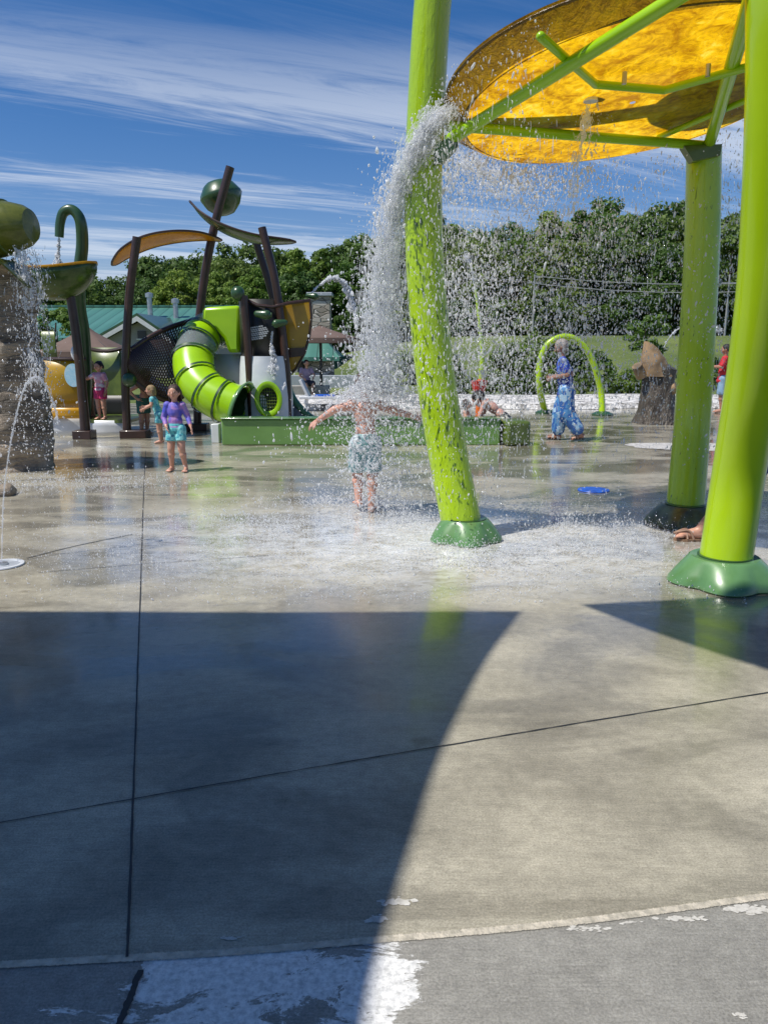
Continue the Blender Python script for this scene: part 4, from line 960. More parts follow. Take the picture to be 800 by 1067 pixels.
# tower core so that the tower is a solid thing
cx0 = P(252, 372, 14).x; MB().box((P(268, 400, 13.9).x, 14.1, P(0, 372, 13.9).z/2), (1.1, .7, P(0, 372, 13.9).z)).build('tower_core', M['greyp'], ps)
MB().box((P(274, 340, 13.9).x, 14.35, (P(0, 372, 13.9).z+P(0, 318, 13.9).z)/2), (.80, .6, P(0, 318, 13.9).z-P(0, 372, 13.9).z)).build('tower_housing', M['bronze'], ps)

# low green wall of the wading pool
b = G(380, 464); z1 = P(380, 437, b.y).z
t = thing('pool_wall', 'long low green wading pool wall behind the boy', 'wall', b)
xa, xb = P(231, 450, b.y).x, P(521, 450, b.y).x
MB().box(((xa+xb)/2, b.y+.12, z1/2), (xb-xa, .24, z1)).build('wall', M['wallgreen'], t, bevel=.02)
MB().box(((xa+xb)/2, b.y+.12, z1+.014), (xb-xa+.02, .30, .022)).build('coping', M['boot'], t, bevel=.008)
MB().box(((xb+.22), b.y+.16, z1/2-.01), (.40, .5, z1-.02), .25).build('end_block', M['olive'], t, bevel=.05)
MB().box((xa+.1, b.y+1.3, z1/2), (.2, 2.2, z1-.02)).build('side_wall', M['wallgreen'], t, bevel=.02)
tag(MB().box(Vector((P(226, 460, 12.3).x, 12.3, .15)), (.12, .2, .30)).build('marker_block', M['white'], None, loc=G(221, 466), bevel=.01), 'small white block at the left end of the green pool wall', 'block')

# ------------------------------------------------------------------ right features
def arch():
    L0 = G(568, 431); R0 = G(627, 433); t = thing('spray_arch', 'thin lime green hoop arch behind the woman in blue', 'spray arch', (L0+R0)/2); Y = 17.6
    pts = [Vector((L0.x, L0.y, 0))]+[P(x, y, Y) for x, y in ((562, 405), (562, 380), (568, 362), (579, 353), (592, 351), (604, 357), (614, 370), (621, 388), (626, 410))]+[Vector((R0.x, R0.y, 0))]
    MB().tube(spline(pts, 8), .072, 16).build('hoop', M['lime'], t)
    for q in (L0, R0): MB().lathe(q, [(.24, 0), (.24, .04), (.14, .09), (.09, .1)], 20).build('foot_plate', M['dgreen'], t)
    for i in range(6):
        a = [(563, 385), (572, 358), (585, 352), (599, 355), (611, 366), (620, 386)][i]; MB().cone(P(a[0]+1, a[1]+1.5, Y-.06), P(a[0]+1.5, a[1]+3, Y-.07), .02, .02).build('nozzle', M['olive'], t)
arch()
def stump():
    b = G(683, 441); t = thing('stump_fountain', 'brown sculpted tree stump fountain with a sawn tan top', 'water feature', b)
    Y = b.y; Hh = P(0, 378, Y).z; seg = 48; rows = 36; V = []
    for i in range(rows+1):
        s = i/rows; z = Hh*s
        for k in range(seg):
            a = 2*math.pi*k/seg
            q = (.30+.16*(1-s)**3+.05*math.cos(5*a+s)*(1-s)**2+.05*mnoise.noise(Vector((math.cos(a)*2, math.sin(a)*2, z*1.3)))+.02*mnoise.noise(Vector((math.cos(a)*8, math.sin(a)*8, z*3))))
            sl = (.24*math.cos(a-R(150)))*s**3
            V.append((b.x+.05*s+q*math.cos(a)-.04*math.sin(s*3), b.y+q*math.sin(a), z+sl*.6))
    F_ = [(i*seg+k, i*seg+(k+1) % seg, (i+1)*seg+(k+1) % seg, (i+1)*seg+k) for i in range(rows) for k in range(seg)]
    tr = MB().add(V, F_+[tuple(rows*seg+k for k in range(seg))]).build('trunk', M['stump'], t, auto=60)
    top = P(681, 374, Y)
    a0 = P(684, 392, Y-.03); a1 = P(680, 364, Y-.05); m = MB(); N_ = 26
    for i in range(9):
        s = i/8; c_ = a0.lerp(a1, s)
        for k in range(N_):
            an = 2*math.pi*k/N_; q = (.345-.16*s**1.3)*(1+.18*mnoise.noise(Vector((math.cos(an)*1.6, math.sin(an)*1.6, s*2))))
            m.v.append(c_+Vector((q*math.cos(an), q*.85*math.sin(an), .16*s*math.cos(an-R(200)))))
    m.f = [(i*N_+k, i*N_+(k+1) % N_, (i+1)*N_+(k+1) % N_, (i+1)*N_+k) for i in range(8) for k in range(N_)]+[tuple(8*N_+k for k in range(N_))]
    m.build('sawn_top', M['cut'], t)
    for (x, y, x2, y2, r) in ((668, 392, 663, 381, .10), (697, 407, 705, 403, .10)):
        o = MB().tube([P(x, y, Y-.15), P(x2, y2, Y-.25)], [r*1.1, r], 14).build('branch_stub', M['cut'], t)
stump()
def pole_sprayer():
    b = G(497, 436); b = Vector((P(499, 430, 14.5).x, 14.5, 0))
    t = thing('spray_pole', 'slim lime green spray pole with an orange base behind the kneeling child', 'water feature', b); Y = 14.5
    MB().tube(spline([b, P(499, 425, Y), P(501, 395, Y)], 6), [.07, .06], 14).build('lower_pole', M['orange'], t)
    MB().tube(spline([P(501, 398, Y), P(502, 370, Y), P(499, 335, Y), P(495, 300, Y)], 8), [.055, .045, .03, .02], 12).build('pole', M['lime'], t)
    MB().lathe(b, [(.2, 0), (.2, .05), (.1, .09)], 20).build('base_plate', M['dgreen'], t)
    MB().lathe(P(499, 404, Y), [(.10, -.12), (.16, .13), (.14, .13)], 20).build('bucket', M['red'], t)
pole_sprayer()

# ------------------------------------------------------------------ buildings
def bathhouse():
    zg = 0.0; YR = 42; YE = 35.5
    b = Vector((-13, 35.5, zg)); t = thing('bathhouse', 'long grey park building under a teal metal roof', 'building', b)
    xl, xr = P(20, 320, YR).x-8, P(342, 320, YR).x; zr = P(0, 320, YR).z; ze = P(0, 352, YE).z
    wl = MB().box(((xl+xr)/2-.4, 39, ze/2-.1), (xr-xl-1.2, 6.6, ze-.1)).build('wall', M['siding'], t)
    rf = MB(); rf.prism([(xl, YE, ze), (xl, YR, zr), (xl, YR+6, ze), (xl, YR+6, ze-.12), (xl, YR, zr-.14), (xl, YE, ze-.12)], (1, 0, 0), xr-xl)
    ro = rf.build('roof', M['teal'], t, False)
    MB().box(((xl+xr)/2, YR, zr+.05), (xr-xl, .3, .08)).build('ridge_cap', M['teal'], ro)
    for px, py in ((156, 312), (183, 318)):
        q = P(px, py, 39.5); v_ = MB().tube([q-Vector((0, 0, 1.0)), q+Vector((0, 0, .1))], .13, 14).build('roof_vent', M['steel'], ro)
        MB().lathe(q+Vector((0, 0, .1)), [(.2, 0), (.2, .18), (.05, .24)], 16).build('vent_cap', M['steel'], v_)
    # cross gable
    gx0, gx1 = P(113, 348, 34.5).x, P(172, 348, 34.5).x; gz0 = P(0, 350, 34.5).z; gz = P(0, 331, 34.5).z; mx = P(146, 331, 34.5).x
    MB().prism([(gx0, 34.5, -.1), (gx1, 34.5, -.1), (gx1, 34.5, gz0-.1), (mx, 34.5, gz-.15), (gx0, 34.5, gz0-.1)], (0, 1, 0), 4).build('gable_wall', M['siding'], t, False)
    gr = MB(); gr.prism([(gx0-.4, 34.1, gz0-.12), (mx, 34.1, gz+.06), (gx1+.4, 34.1, gz0-.12), (gx1+.4, 34.1, gz0-.02), (mx, 34.1, gz+.18), (gx0-.4, 34.1, gz0-.02)], (0, 1, 0), 5.5); gr.build('gable_roof', M['dgreen'], t, False)
    tm = MB(); tm.prism([(gx0-.35, 34.05, gz0-.32), (mx, 34.05, gz-.16), (gx1+.35, 34.05, gz0-.32), (gx1+.35, 34.05, gz0-.13), (mx, 34.05, gz+.05), (gx0-.35, 34.05, gz0-.13)], (0, 1, 0), .08); tm.build('gable_trim', M['trim'], t, False)
    w_ = MB().box((P(148, 349, 34.45).x, 34.46, P(0, 349, 34.45).z), (.36, .06, .34)).build('window', M['darkgl'], t, False)
    MB().box((P(148, 349, 34.45).x, 34.43, P(0, 353.5, 34.4).z), (.46, .08, .05)).build('sill', M['trim'], w_, False)
bathhouse()
def pavilion():
    b = Vector((P(335, 420, 30).x, 30, 0)); t = thing('pavilion', 'stone pavilion with a tall chimney and a teal roof', 'building', b)
    Y = 30; c = P(334, 330, Y); zt = P(0, 309, Y).z
    ch = MB().box((c.x, Y, zt/2), (.78, .8, zt)).build('chimney', M['stone'], t, False, bevel=.02)
    MB().box((c.x, Y, zt+.06), (.95, .95, .13)).build('chimney_cap', M['greyp'], ch, False, bevel=.02)
    z0 = P(0, 372, 28.5).z; z1_ = P(0, 356, 29.2).z
    xa, xb = P(296, 360, 28.5).x, P(351, 360, 28.5).x
    MB().add([(xa, 28.3, z0), (xb+.1, 28.3, z0), (xb-.5, 29.3, z1_+.1), (xa, 29.3, z1_+.1), (xa, 31.8, z0), (xb+.1, 31.8, z0), (xa, 28.3, z0-.14), (xb+.1, 28.3, z0-.14)], [(0, 1, 2, 3), (1, 5, 2), (3, 2, 5, 4), (6, 7, 1, 0)]).build('roof', M['teal'], t, False)
    MB().add([(P(322, 330, 29.5).x, 29.55, z1_+.12), (P(334, 330, 29.5).x+.3, 29.55, z1_+.12), (P(332, 330, 29.5).x, 29.9, P(0, 323, 29.5).z), (P(320, 330, 29.5).x, 29.9, P(0, 323, 29.5).z)], [(0, 1, 2, 3)]).build('upper_roof', M['teal'], t, False, solid=.03)
    for px, w_ in ((329, .55), (341, .5)):
        MB().box((P(px, 400, 28.8).x, 28.9, z0/2-.07), (w_, .5, z0-.15)).build('pillar', M['stone'], t, False, bevel=.02)
    MB().box((P(318, 400, 29.5).x, 29.7, z0/2-.07), (.5, .1, z0-.2)).build('door', M['black'], t, False)
    MB().box((P(337, 420, 28.2).x, 28.2, .28), (2.4, .3, .56)).build('low_wall', M['greyp'], t, False, bevel=.02)
pavilion()
def umbrella(label, cx, top, bot, hw, Y):
    q = P(cx, bot, Y); b = Vector((q.x, Y, 0)); t = thing('shade_umbrella', label, 'umbrella', b, 'brown umbrellas beyond the play structure')
    zt = P(cx, top, Y).z; zb = P(cx, bot, Y).z; k = hw/ppm(Y, zb)
    m = MB(); n = 8; rings = []
    for s in lins(0, 1, 7):
        r_ = [];
        for j in range(32):
            a = 2*math.pi*j/32; e = 1-.05*(1-abs(math.cos(2*a)))
            cr = 1.0/max(abs(math.cos(a)), abs(math.sin(a)))**.55
            r_.append(Vector((b.x+s*k*cr*e*math.cos(a)*.86, b.y+s*k*cr*e*math.sin(a)*.86, zt-(zt-zb)*s**.8)))
        rings.append(r_+[r_[0]])
    m.sheet(rings); c_ = m.build('canopy', M['shade'], t, solid=.015)
    v = MB(); v.sheet([rings[-1], [p-Vector((0, 0, .13)) for p in rings[-1]]]); v.build('valance', M['shade'], c_)
    MB().tube([b, Vector((b.x, b.y, zt))], .045, 12).build('pole', M['black'], t)
    for j in range(4):
        a = math.pi/4+j*math.pi/2; MB().tube([Vector((b.x, b.y, zt-.12)), Vector((b.x+k*math.cos(a)*.95, b.y+k*math.sin(a)*.95, zb+.02))], .015, 6).build('rib', M['black'], t)
umbrella('wide brown shade umbrella behind the leaf bowl post', 92, 339, 367, 54, 24)
umbrella('brown shade umbrella in front of the stone chimney', 334, 339, 353, 49, 24)
o = thing('lounge_chair', 'white and blue lounge chair beyond the green pool wall', 'chair', P(345, 430, 19)-Vector((0, 0, P(345, 430, 19).z)))
c = origin(o)
MB().box(c+Vector((0, 0, .32)), (1.5, .55, .06)).build('seat', M['white'], o, bevel=.01)
MB().box(c+Vector((-.15, -.06, .36)), (.5, .4, .05)).build('towel', M['blue'], o, bevel=.01)
MB().box(c+Vector((-.62, 0, .52)), (.06, .5, .5), M3=Matrix.Rotation(R(-25), 3, 'Y')).build('backrest', M['white'], o, bevel=.01)
for sx in (-1, 1):
    for sy in (-1, 1): MB().tube([c+Vector((.6*sx, .22*sy, 0)), c+Vector((.6*sx, .22*sy, .3))], .02, 8).build('leg', M['white'], o)
# utility poles and lines on the bank
def upole(px, Y, top, label):
    q = P(px, top, Y); g = hz(q.x, Y); t = thing('utility_pole', label, 'pole', (q.x, Y, g), 'grey poles on the grass bank')
    MB().tube([Vector((q.x, Y, g-.2)), q], [.07, .05], 12).build('shaft', M['wire'], t)
    MB().box(q-Vector((0, 0, .5)), (.9, .06, .06)).build('crossarm', M['wire'], t)
    return q
qa = upole(557, 50, 286, 'grey utility pole left of the lime hoop, on the bank')
qb = upole(760, 50, 286, 'grey utility pole on the bank behind the shaded far leg')
t = thing('power_line', 'two pale power lines strung before the trees at right', 'power line', (qa.x, 50, 0))
for dz, k in ((-.1, .5), (-.55, .55), (-4.8, .4)):
    p = [qa.lerp(Vector((qb.x*1.6-qa.x*.6, 50, qb.z)), s)+Vector((0, -.1, dz-k*4*s*(1-s))) for s in lins(0, 1, 24)]
    MB().tube(p, .028, 6).build('wire', M['wire'], t)

# ------------------------------------------------------------------ vegetation
def crown_mesh(name, H, W, nclump, nleaf, lsz, seed, m, low=.25, squash=1.0):
    r = np.random.default_rng(seed); V = []; cl = []
    for i in range(nclump):
        while True:
            p = r.uniform(-1, 1, 3)
            if np.linalg.norm(p) < 1 and np.linalg.norm(p) > .45: break
        an = math.atan2(p[1], p[0]); lump = 1+.3*mnoise.noise(Vector((math.cos(an)*1.5, math.sin(an)*1.5, p[2]*2+seed)))
        c = np.array((p[0]*W/2*lump, p[1]*W/2*lump, low*H+(1-low)*H*(.5+.5*p[2]*squash))); cl.append((c, r.uniform(.55, 1.15)))
    tot = nclump*nleaf; cen = np.repeat(np.array([c for c, _ in cl]), nleaf, 0); sz = np.repeat(np.array([s for _, s in cl]), nleaf)
    d = r.normal(0, 1, (tot, 3)); d /= np.linalg.norm(d, axis=1)[:, None]
    rad = r.random(tot)**.35*W*.135*sz; P0 = cen+d*rad[:, None]*np.array((1.1, 1.1, .75))
    # leaf card normal: outward + up + jitter
    nn = d+r.normal(0, .55, (tot, 3))+np.array((0, 0, .35)); nn /= np.linalg.norm(nn, axis=1)[:, None]
    u = np.cross(nn, r.normal(0, 1, (tot, 3))); u /= np.linalg.norm(u, axis=1)[:, None]; v = np.cross(nn, u)
    s = (lsz*r.uniform(.6, 1.4, tot))[:, None]
    q = np.stack([P0-u*s*.5, P0+v*s*.32, P0+u*s*.5+nn*s*.1, P0-v*s*.32], 1).reshape(-1, 3)
    f = np.arange(tot*4).reshape(-1, 4)
    me = bpy.data.meshes.new(name); me.vertices.add(len(q)); me.vertices.foreach_set('co', q.ravel()); me.loops.add(f.size); me.loops.foreach_set('vertex_index', f.ravel())
    me.polygons.add(len(f)); me.polygons.foreach_set('loop_start', np.arange(0, f.size, 4)); me.update(); me.validate(); me.materials.append(m); return me
def trunk_mesh(H, W, seed):
    r = random.Random(seed); m = MB(); m.tube([Vector((0, 0, -.5)), Vector((.1, 0, H*.3)), Vector((.0, .1, H*.6)), Vector((0, 0, H*.85))], [H*.028, H*.02, H*.012, .03], 8)
    for k in range(7):
        a = r.uniform(0, 6.28); z = H*r.uniform(.25, .6); m.tube([Vector((0, 0, z)), Vector((math.cos(a)*W*.18, math.sin(a)*W*.18, z+H*.1)), Vector((math.cos(a)*W*.36, math.sin(a)*W*.36, z+H*.2))], [H*.01, H*.006, .02], 6)
    me = bpy.data.meshes.new('trunk'); me.from_pydata([tuple(v) for v in m.v], [], m.f); me.materials.append(M['bark']); me.update(); return me
variants = []
for i in range(6):
    H = [10, 11.5, 9.5, 12, 10.5, 11][i]; W = [8, 7, 8.5, 7.5, 9, 6.5][i]
    variants.append((crown_mesh('crown', H, W, 95, 125, .40, 20+i, M['leaf'] if i % 2 else M['leafd'], .12), trunk_mesh(H, W, i)))
def add_tree(name, x, y, z, vi, s, rz, label, cat='tree', group=None, lib=variants):
    t = bpy.data.objects.new(name, None); col.objects.link(t); t.location = (x, y, z); t.rotation_euler = (0, 0, rz); t.scale = (s, s, s*1.0)
    tag(t, label, cat, group)
    for nm, me in zip(('crown', 'trunk'), lib[vi]):
        o = bpy.data.objects.new(nm, me); col.objects.link(o); o.parent = t
    return t
tr = random.Random(3)
def top_y(px):   # skyline of the wood in the photograph
    return np.interp(px, [-100, 0, 60, 110, 180, 270, 330, 400, 470, 560, 640, 700, 800, 950], [262, 268, 278, 284, 272, 262, 256, 246, 226, 226, 214, 224, 216, 210])
for row, (Y, dpx, dy) in enumerate(((56, 46, 22), (66, 42, 6), (78, 42, -3))):
    px = -90+row*11
    while px < 900:
        yy = Y+tr.uniform(-3, 3); x = P(px, 300, yy).x; g = hz(x, yy); vi = tr.randrange(6)
        H = variants[vi][0]; h0 = [10, 11.5, 9.5, 12, 10.5, 11][vi]
        zt = P(px, top_y(px)+dy+tr.uniform(-9, 24), yy).z; s = max(.5, (zt-g)/h0)*1.0
        add_tree('woodland_tree', x, yy, g, vi, s, tr.uniform(0, 6.28), 'leafy green tree in the woodland belt behind the park', 'tree', 'trees of the woodland belt')
        px += dpx*tr.uniform(.8, 1.15)
# undergrowth in front of the wood
ub = [(crown_mesh('foliage', 3.0, 4.2, 60, 110, .26, 60+i, M['leafd'], .0), trunk_mesh(2.2, 2, 40+i)) for i in range(3)]
for i in range(26):
    px = -70+i*37+tr.uniform(-9, 9); yy = 52.5+tr.uniform(-.8, 1.5); x = P(px, 300, yy).x
    add_tree('woodland_shrub', x, yy, hz(x, yy)-.2, tr.randrange(3), tr.uniform(.75, 1.25), tr.uniform(0, 6), 'dark shrub along the foot of the woodland belt', 'shrub', 'shrubs along the foot of the woodland', lib=ub)
# shrubs on the bank
sb = [(crown_mesh('foliage', 1.7, 2.0, 40, 120, .13, 80+i, M['leafd'] if i != 1 else M['leaf'], .02), trunk_mesh(1.3, 1.0, 50+i)) for i in range(3)]
spots = [(536, 396, 28, .9), (550, 392, 29, 1.05), (572, 395, 28, 1.0), (596, 396, 28, 1.0), (614, 402, 28, .8), (462, 400, 28, .7), (440, 398, 29, .75), (415, 396, 29, .7), (735, 398, 29, .6), (780, 398, 29, .7)]
for i, (px, py, Y, s) in enumerate(spots):
    q = P(px, py, Y); add_tree('bank_shrub', q.x, Y, hz(q.x, Y)-.05, i % 3, s, i*1.3, 'dark leafy shrub planted on the grass bank above the gravel', 'shrub', 'shrubs on the grass bank', lib=sb)
for i, (px, s) in enumerate([(523, .42), (560, .45), (548, .4), (574, .42), (512, .45), (640, .42), (655, .5), (608, .4), (480, .45), (455, .4), (730, .45), (775, .4)]):
    q = P(px, 410, 23.8); add_tree('bed_shrub', q.x, 23.8, .05, (i+1) % 3, s, i*2.1, 'small low shrub at the back edge of the white gravel bed', 'shrub', 'small shrubs behind the gravel', lib=sb)
st = [(crown_mesh('crown', 3.6, 2.2, 34, 90, .16, 99, M['leaf'], .25), trunk_mesh(3.2, 1.4, 77))]
q = P(672, 350, 30); add_tree('young_tree', q.x, 30, hz(q.x, 30), 0, (P(0, 322, 30).z-hz(q.x, 30))/3.6, 0, 'young pale green tree standing alone on the bank behind the stump', lib=st)
q = P(58, 330, 27); add_tree('young_tree', q.x, 27, 0, 0, (P(0, 312, 27).z)/3.6*1.0, 2, 'young green tree growing behind the rock pillar and the leaf bowl', lib=st)

# ------------------------------------------------------------------ people
def person(label, loc, H, face, pose, skinm, hair, hairstyle, clothes, child=True, lean=(0, 0), headturn=(0, 0), voxel=None, shoes=None, hat=None, z0=0):
    """local frame: x right of the body, y forward, z up, metres; joints normalised by H"""
    t = thing('person', label, 'person', loc); t.rotation_euler = (0, 0, face)
    hs = .172 if child else .138      # head height
    J = {'pel': (0, 0, .50), 'wai': (0, 0, .58), 'che': (0, .0, .70), 'nek': (0, -.005, .80)}
    J['pel'] = (0, 0, .49)
    J.update({'shR': (.105, 0, .775), 'shL': (-.105, 0, .775), 'hiR': (.05, 0, .49), 'hiL': (-.05, 0, .49),
              'elR': (.15, -.01, .63), 'elL': (-.15, -.01, .63), 'wrR': (.16, .03, .50), 'wrL': (-.16, .03, .50),
              'knR': (.055, .01, .27), 'knL': (-.055, .01, .27), 'anR': (.055, -.01, .04), 'anL': (-.055, -.01, .04)})
    if child:
        J['shR'] = (.088, 0, .765); J['shL'] = (-.088, 0, .765); J['nek'] = (0, -.005, .785)
    lx, ly = lean
    for k in ('wai', 'che', 'nek', 'shR', 'shL', 'elR', 'elL', 'wrR', 'wrL'):
        a = J[k]; f = (a[2]-.49)/.3; J[k] = (a[0]+lx*f, a[1]+ly*f, a[2]-.5*(lx*lx+ly*ly)*max(f, 0))
    hd = Vector(J['nek'])+Vector((lx*.25, ly*.25+.008, .035+hs*.5)); J.update(pose)
    if 'head' in pose: hd = Vector(pose['head'])
    g = {k: Vector(v)*H for k, v in J.items()}; hd = hd*H; s = H*(1.0 if child else .93); V = Vector
    b = MB()
    def limb(a, c, r1, r2): b.cone(g[a], g[c], r1*s, r2*s)
    mid = g['che']; up_ = (g['nek']-g['pel']).normalized(); 
    rt = (g['shR']-g['shL']).normalized()
    fw = up_.cross(rt).normalized() if up_.cross(rt).length > .1 else V((0, 1, 0))
    fw = rt.cross(up_)*-1
    m3 = Matrix((rt, rt.cross(up_)*-1 if False else up_.cross(rt), up_)).transposed()
    b.ell(g['pel'], (.088*s, .068*s, .07*s), m3); b.ell(g['wai'], (.074*s, .056*s, .085*s), m3); b.ell(g['che'], ((.082 if child else .092)*s, .06*s, .10*s), m3)
    b.ell((g['pel']+g['wai'])/2, (.078*s, .06*s, .07*s), m3)
    b.ell((g['che']*.55+g['nek']*.45), ((.078 if child else .095)*s, .05*s, .045*s), m3)
    b.cone(g['nek']-up_*.02*s, hd-V((0, 0, .02*s)), .034*s, .03*s)
    for S in 'RL':
        b.ell(g['sh'+S], .042*s); limb('sh'+S, 'el'+S, .036, .028); limb('el'+S, 'wr'+S, .028, .019)
        limb('hi'+S, 'kn'+S, .060, .042); limb('kn'+S, 'an'+S, .042, .024)
        md = g['kn'+S].lerp(g['an'+S], .3); b.ell(md, .043*s)
        # hand: palm, four fingers, thumb
        dr = (g['wr'+S]-g['el'+S]).normalized(); hl = hs*H*.72; fwd = V((0, 1, 0)) if abs(dr.y) < .8 else V((0, 0, -1))
        sd = dr.cross(V((1 if S == 'R' else -1, 0, 0.01))); 
        if sd.length < .3: sd = dr.cross(V((0, 0, 1)))
        sd.normalize(); nrm = dr.cross(sd).normalized()
        w0 = g['wr'+S]; pc = w0+dr*hl*.27
        mm_ = Matrix((sd, nrm, dr)).transposed(); b.ell(pc, (hl*.21, hl*.095, hl*.30), mm_)
        for k, ln in enumerate((.36, .42, .39, .31)):
            o_ = sd*(k-1.5)*hl*.115; a0 = w0+dr*hl*.46+o_; a1 = a0+dr*hl*ln*.55+o_*.25+nrm*hl*.03; a2 = a1+dr*hl*ln*.4+nrm*hl*.09; fr = hl*.048
            b.cone(a0, a1, fr, fr*.92, 8); b.cone(a1, a2, fr*.92, fr*.8, 8)
        a0 = w0+dr*hl*.14-sd*hl*.15; a1 = a0+dr*hl*.2-sd*hl*.15+nrm*hl*.05; a2 = a1+dr*hl*.17-sd*hl*.04+nrm*hl*.05; b.cone(a0, a1, hl*.062, hl*.054, 8); b.cone(a1, a2, hl*.054, hl*.045, 8)
        # foot
        an = g['an'+S]; fd_ = V(pose.get('ft'+S, (0.15 if S == 'R' else -.15, 1, 0))).normalized()
        fx = fd_.cross(V((0, 0, 1))).normalized()
        heel = an-fd_*.018*s+V((0, 0, -.012*s)); ball = an+fd_*.085*s+V((0, 0, -.020*s)); 
        if 'ft'+S in pose and abs(fd_.z) > .3: ball = an+fd_*.085*s
        b.cone(heel, ball, .024*s, .019*s); b.cone(an, ball, .023*s, .018*s)
        for k in range(5):
            o_ = fx*(k-2)*.0125*s*(1 if S == 'R' else -1); tl = .028*(1-.12*k) if True else .02
            b.cone(ball+o_, ball+o_+fd_*tl*s+V((0, 0, -.004*s)), .0085*s*(1.25 if k == 0 else 1), .007*s*(1.2 if k == 0 else 1), 8)
    # head
    h2 = hs*H/2; ht = Matrix.Rotation(headturn[0], 3, 'Z')@Matrix.Rotation(headturn[1], 3, 'X')
    def hp(x, y, z): return hd+ht@V((x*h2, y*h2, z*h2))
    b.ell(hp(0, -.06, .12), (h2*.76, h2*.90, h2*.88), ht, 20, 14); b.ell(hp(0, .14, -.35), (h2*.56, h2*.62, h2*.60), ht, 18, 12); b.ell(hp(0, .36, -.74), (h2*.27, h2*.25, h2*.2), ht)
    b.cone(hp(0, .80, .05), hp(0, .98, -.20), h2*.09, h2*.13, 10)
    for sx in (-1, 1):
        b.ell(hp(.76*sx, -.05, -.08), (h2*.09, h2*.16, h2*.24), ht); b.ell(hp(.42*sx, .5, -.25), (h2*.26, h2*.22, h2*.22), ht)
    vx = voxel or max(.0055, H*.0048)
    body = fused(b, 'body', skinm, t, vx, 3)
    for sx in (-1, 1):
        MB().ell(hp(.28*sx, .74, .04), (h2*.10, h2*.06, h2*.065), ht, 10, 6).build('eye', M['eye'], None).parent = t
    MB().ell(hp(0, .74, -.46), (h2*.20, h2*.07, h2*.05), ht, 12, 6).build('mouth', M['lip'], None).parent = t
    # hair
    hb = MB()
    if hairstyle != 'none':
        hb.ell(hp(0, -.16, .24), (h2*.84, h2*.93, h2*.88), ht, 20, 14)
        for k in range(26):
            a = R(200)+R(140)*k/25*1.0+random.uniform(-.1, .1); p0 = hp(.6*math.cos(a), .62*math.sin(a)-.1, .6)
            ln = {'short': .55, 'long': 1.9, 'bob': 1.1, 'bun': .6, 'pony': .7}[hairstyle]*random.uniform(.8, 1.1)
            p1 = hp(.84*math.cos(a), .86*math.sin(a)-.12, .1); p2 = p1+V((0, 0, -ln*h2*.5))+ht@V((.05*h2*math.cos(a), -.06*h2, 0)); p3 = p2+V((random.uniform(-.04, .04)*h2, 0, -ln*h2*.5))
            hb.cone(p0, p1, h2*.16, h2*.17, 8); hb.cone(p1, p2, h2*.17, h2*.13, 8); hb.cone(p2, p3, h2*.13, h2*.05, 8)
        if hairstyle == 'bun': hb.ell(hp(0, -.75, .75), h2*.36)
        if hairstyle == 'pony': hb.cone(hp(0, -1.0, .4), hp(0, -1.35, -.6), h2*.2, h2*.12)
        hb.v = [v for v in hb.v]
        fused(hb, 'hair', M[hair], t, vx, 2)
    # clothes
    def shirt(m, sleeve, hem=-.02, r=1.12, name='shirt', loose=0.0):
        c = MB(); k = s*r
        c.ell(g['che'], ((.084 if child else .095)*k, .066*k, .105*k), m3); c.ell((g['che']*.55+g['nek']*.45)-up_*.006*s, ((.080 if child else .098)*k, .054*k, .046*k), m3); c.ell(g['wai'], ((.080+loose)*k, (.062+loose)*k, .09*k), m3)
        c.ell(g['pel']+up_*.02*s, ((.090+loose)*k, (.072+loose)*k, .05*k), m3)
        if loose: c.ell(g['pel']-up_*.03*s, ((.098+loose)*k, (.08+loose)*k, .05*k), m3)
        for S in 'RL':
            c.ell(g['sh'+S], .041*k)
            e = g['sh'+S].lerp(g['el'+S], min(1, sleeve)); c.cone(g['sh'+S], e, .037*k, .033*k)
            if sleeve > 1: c.cone(g['el'+S], g['el'+S].lerp(g['wr'+S], sleeve-1), .031*k, .023*k)
        return fused(c, name, m, t, vx*1.1, 3)
    def shorts(m, ln, r=1.12, name='shorts', flare=1.0, vary=True):
        c = MB(); k = s*r
        c.ell(g['pel'], (.092*k, .072*k, .075*k), m3); c.ell((g['pel']*.5+g['wai']*.5), (.082*k, .064*k, .05*k), m3)
        for S in 'RL':
            if ln <= 1: e = g['hi'+S].lerp(g['kn'+S], ln); c.cone(g['hi'+S], e, .064*k, .056*k*flare); q = (g['kn'+S]-g['hi'+S]).normalized(); c.tube([e-q*.03*s, e+q*.035*s], .060*k*flare, 14)
            else:
                c.cone(g['hi'+S], g['kn'+S], .066*k, .054*k*flare); e = g['kn'+S].lerp(g['an'+S], ln-1); c.cone(g['kn'+S], e, .054*k*flare, .046*k*flare)
        return fused(c, name, m, t, vx*1.1, 3)
    for c in clothes:
        if c[0] == 'shirt': shirt(*c[1:])
        else: shorts(*c[1:])
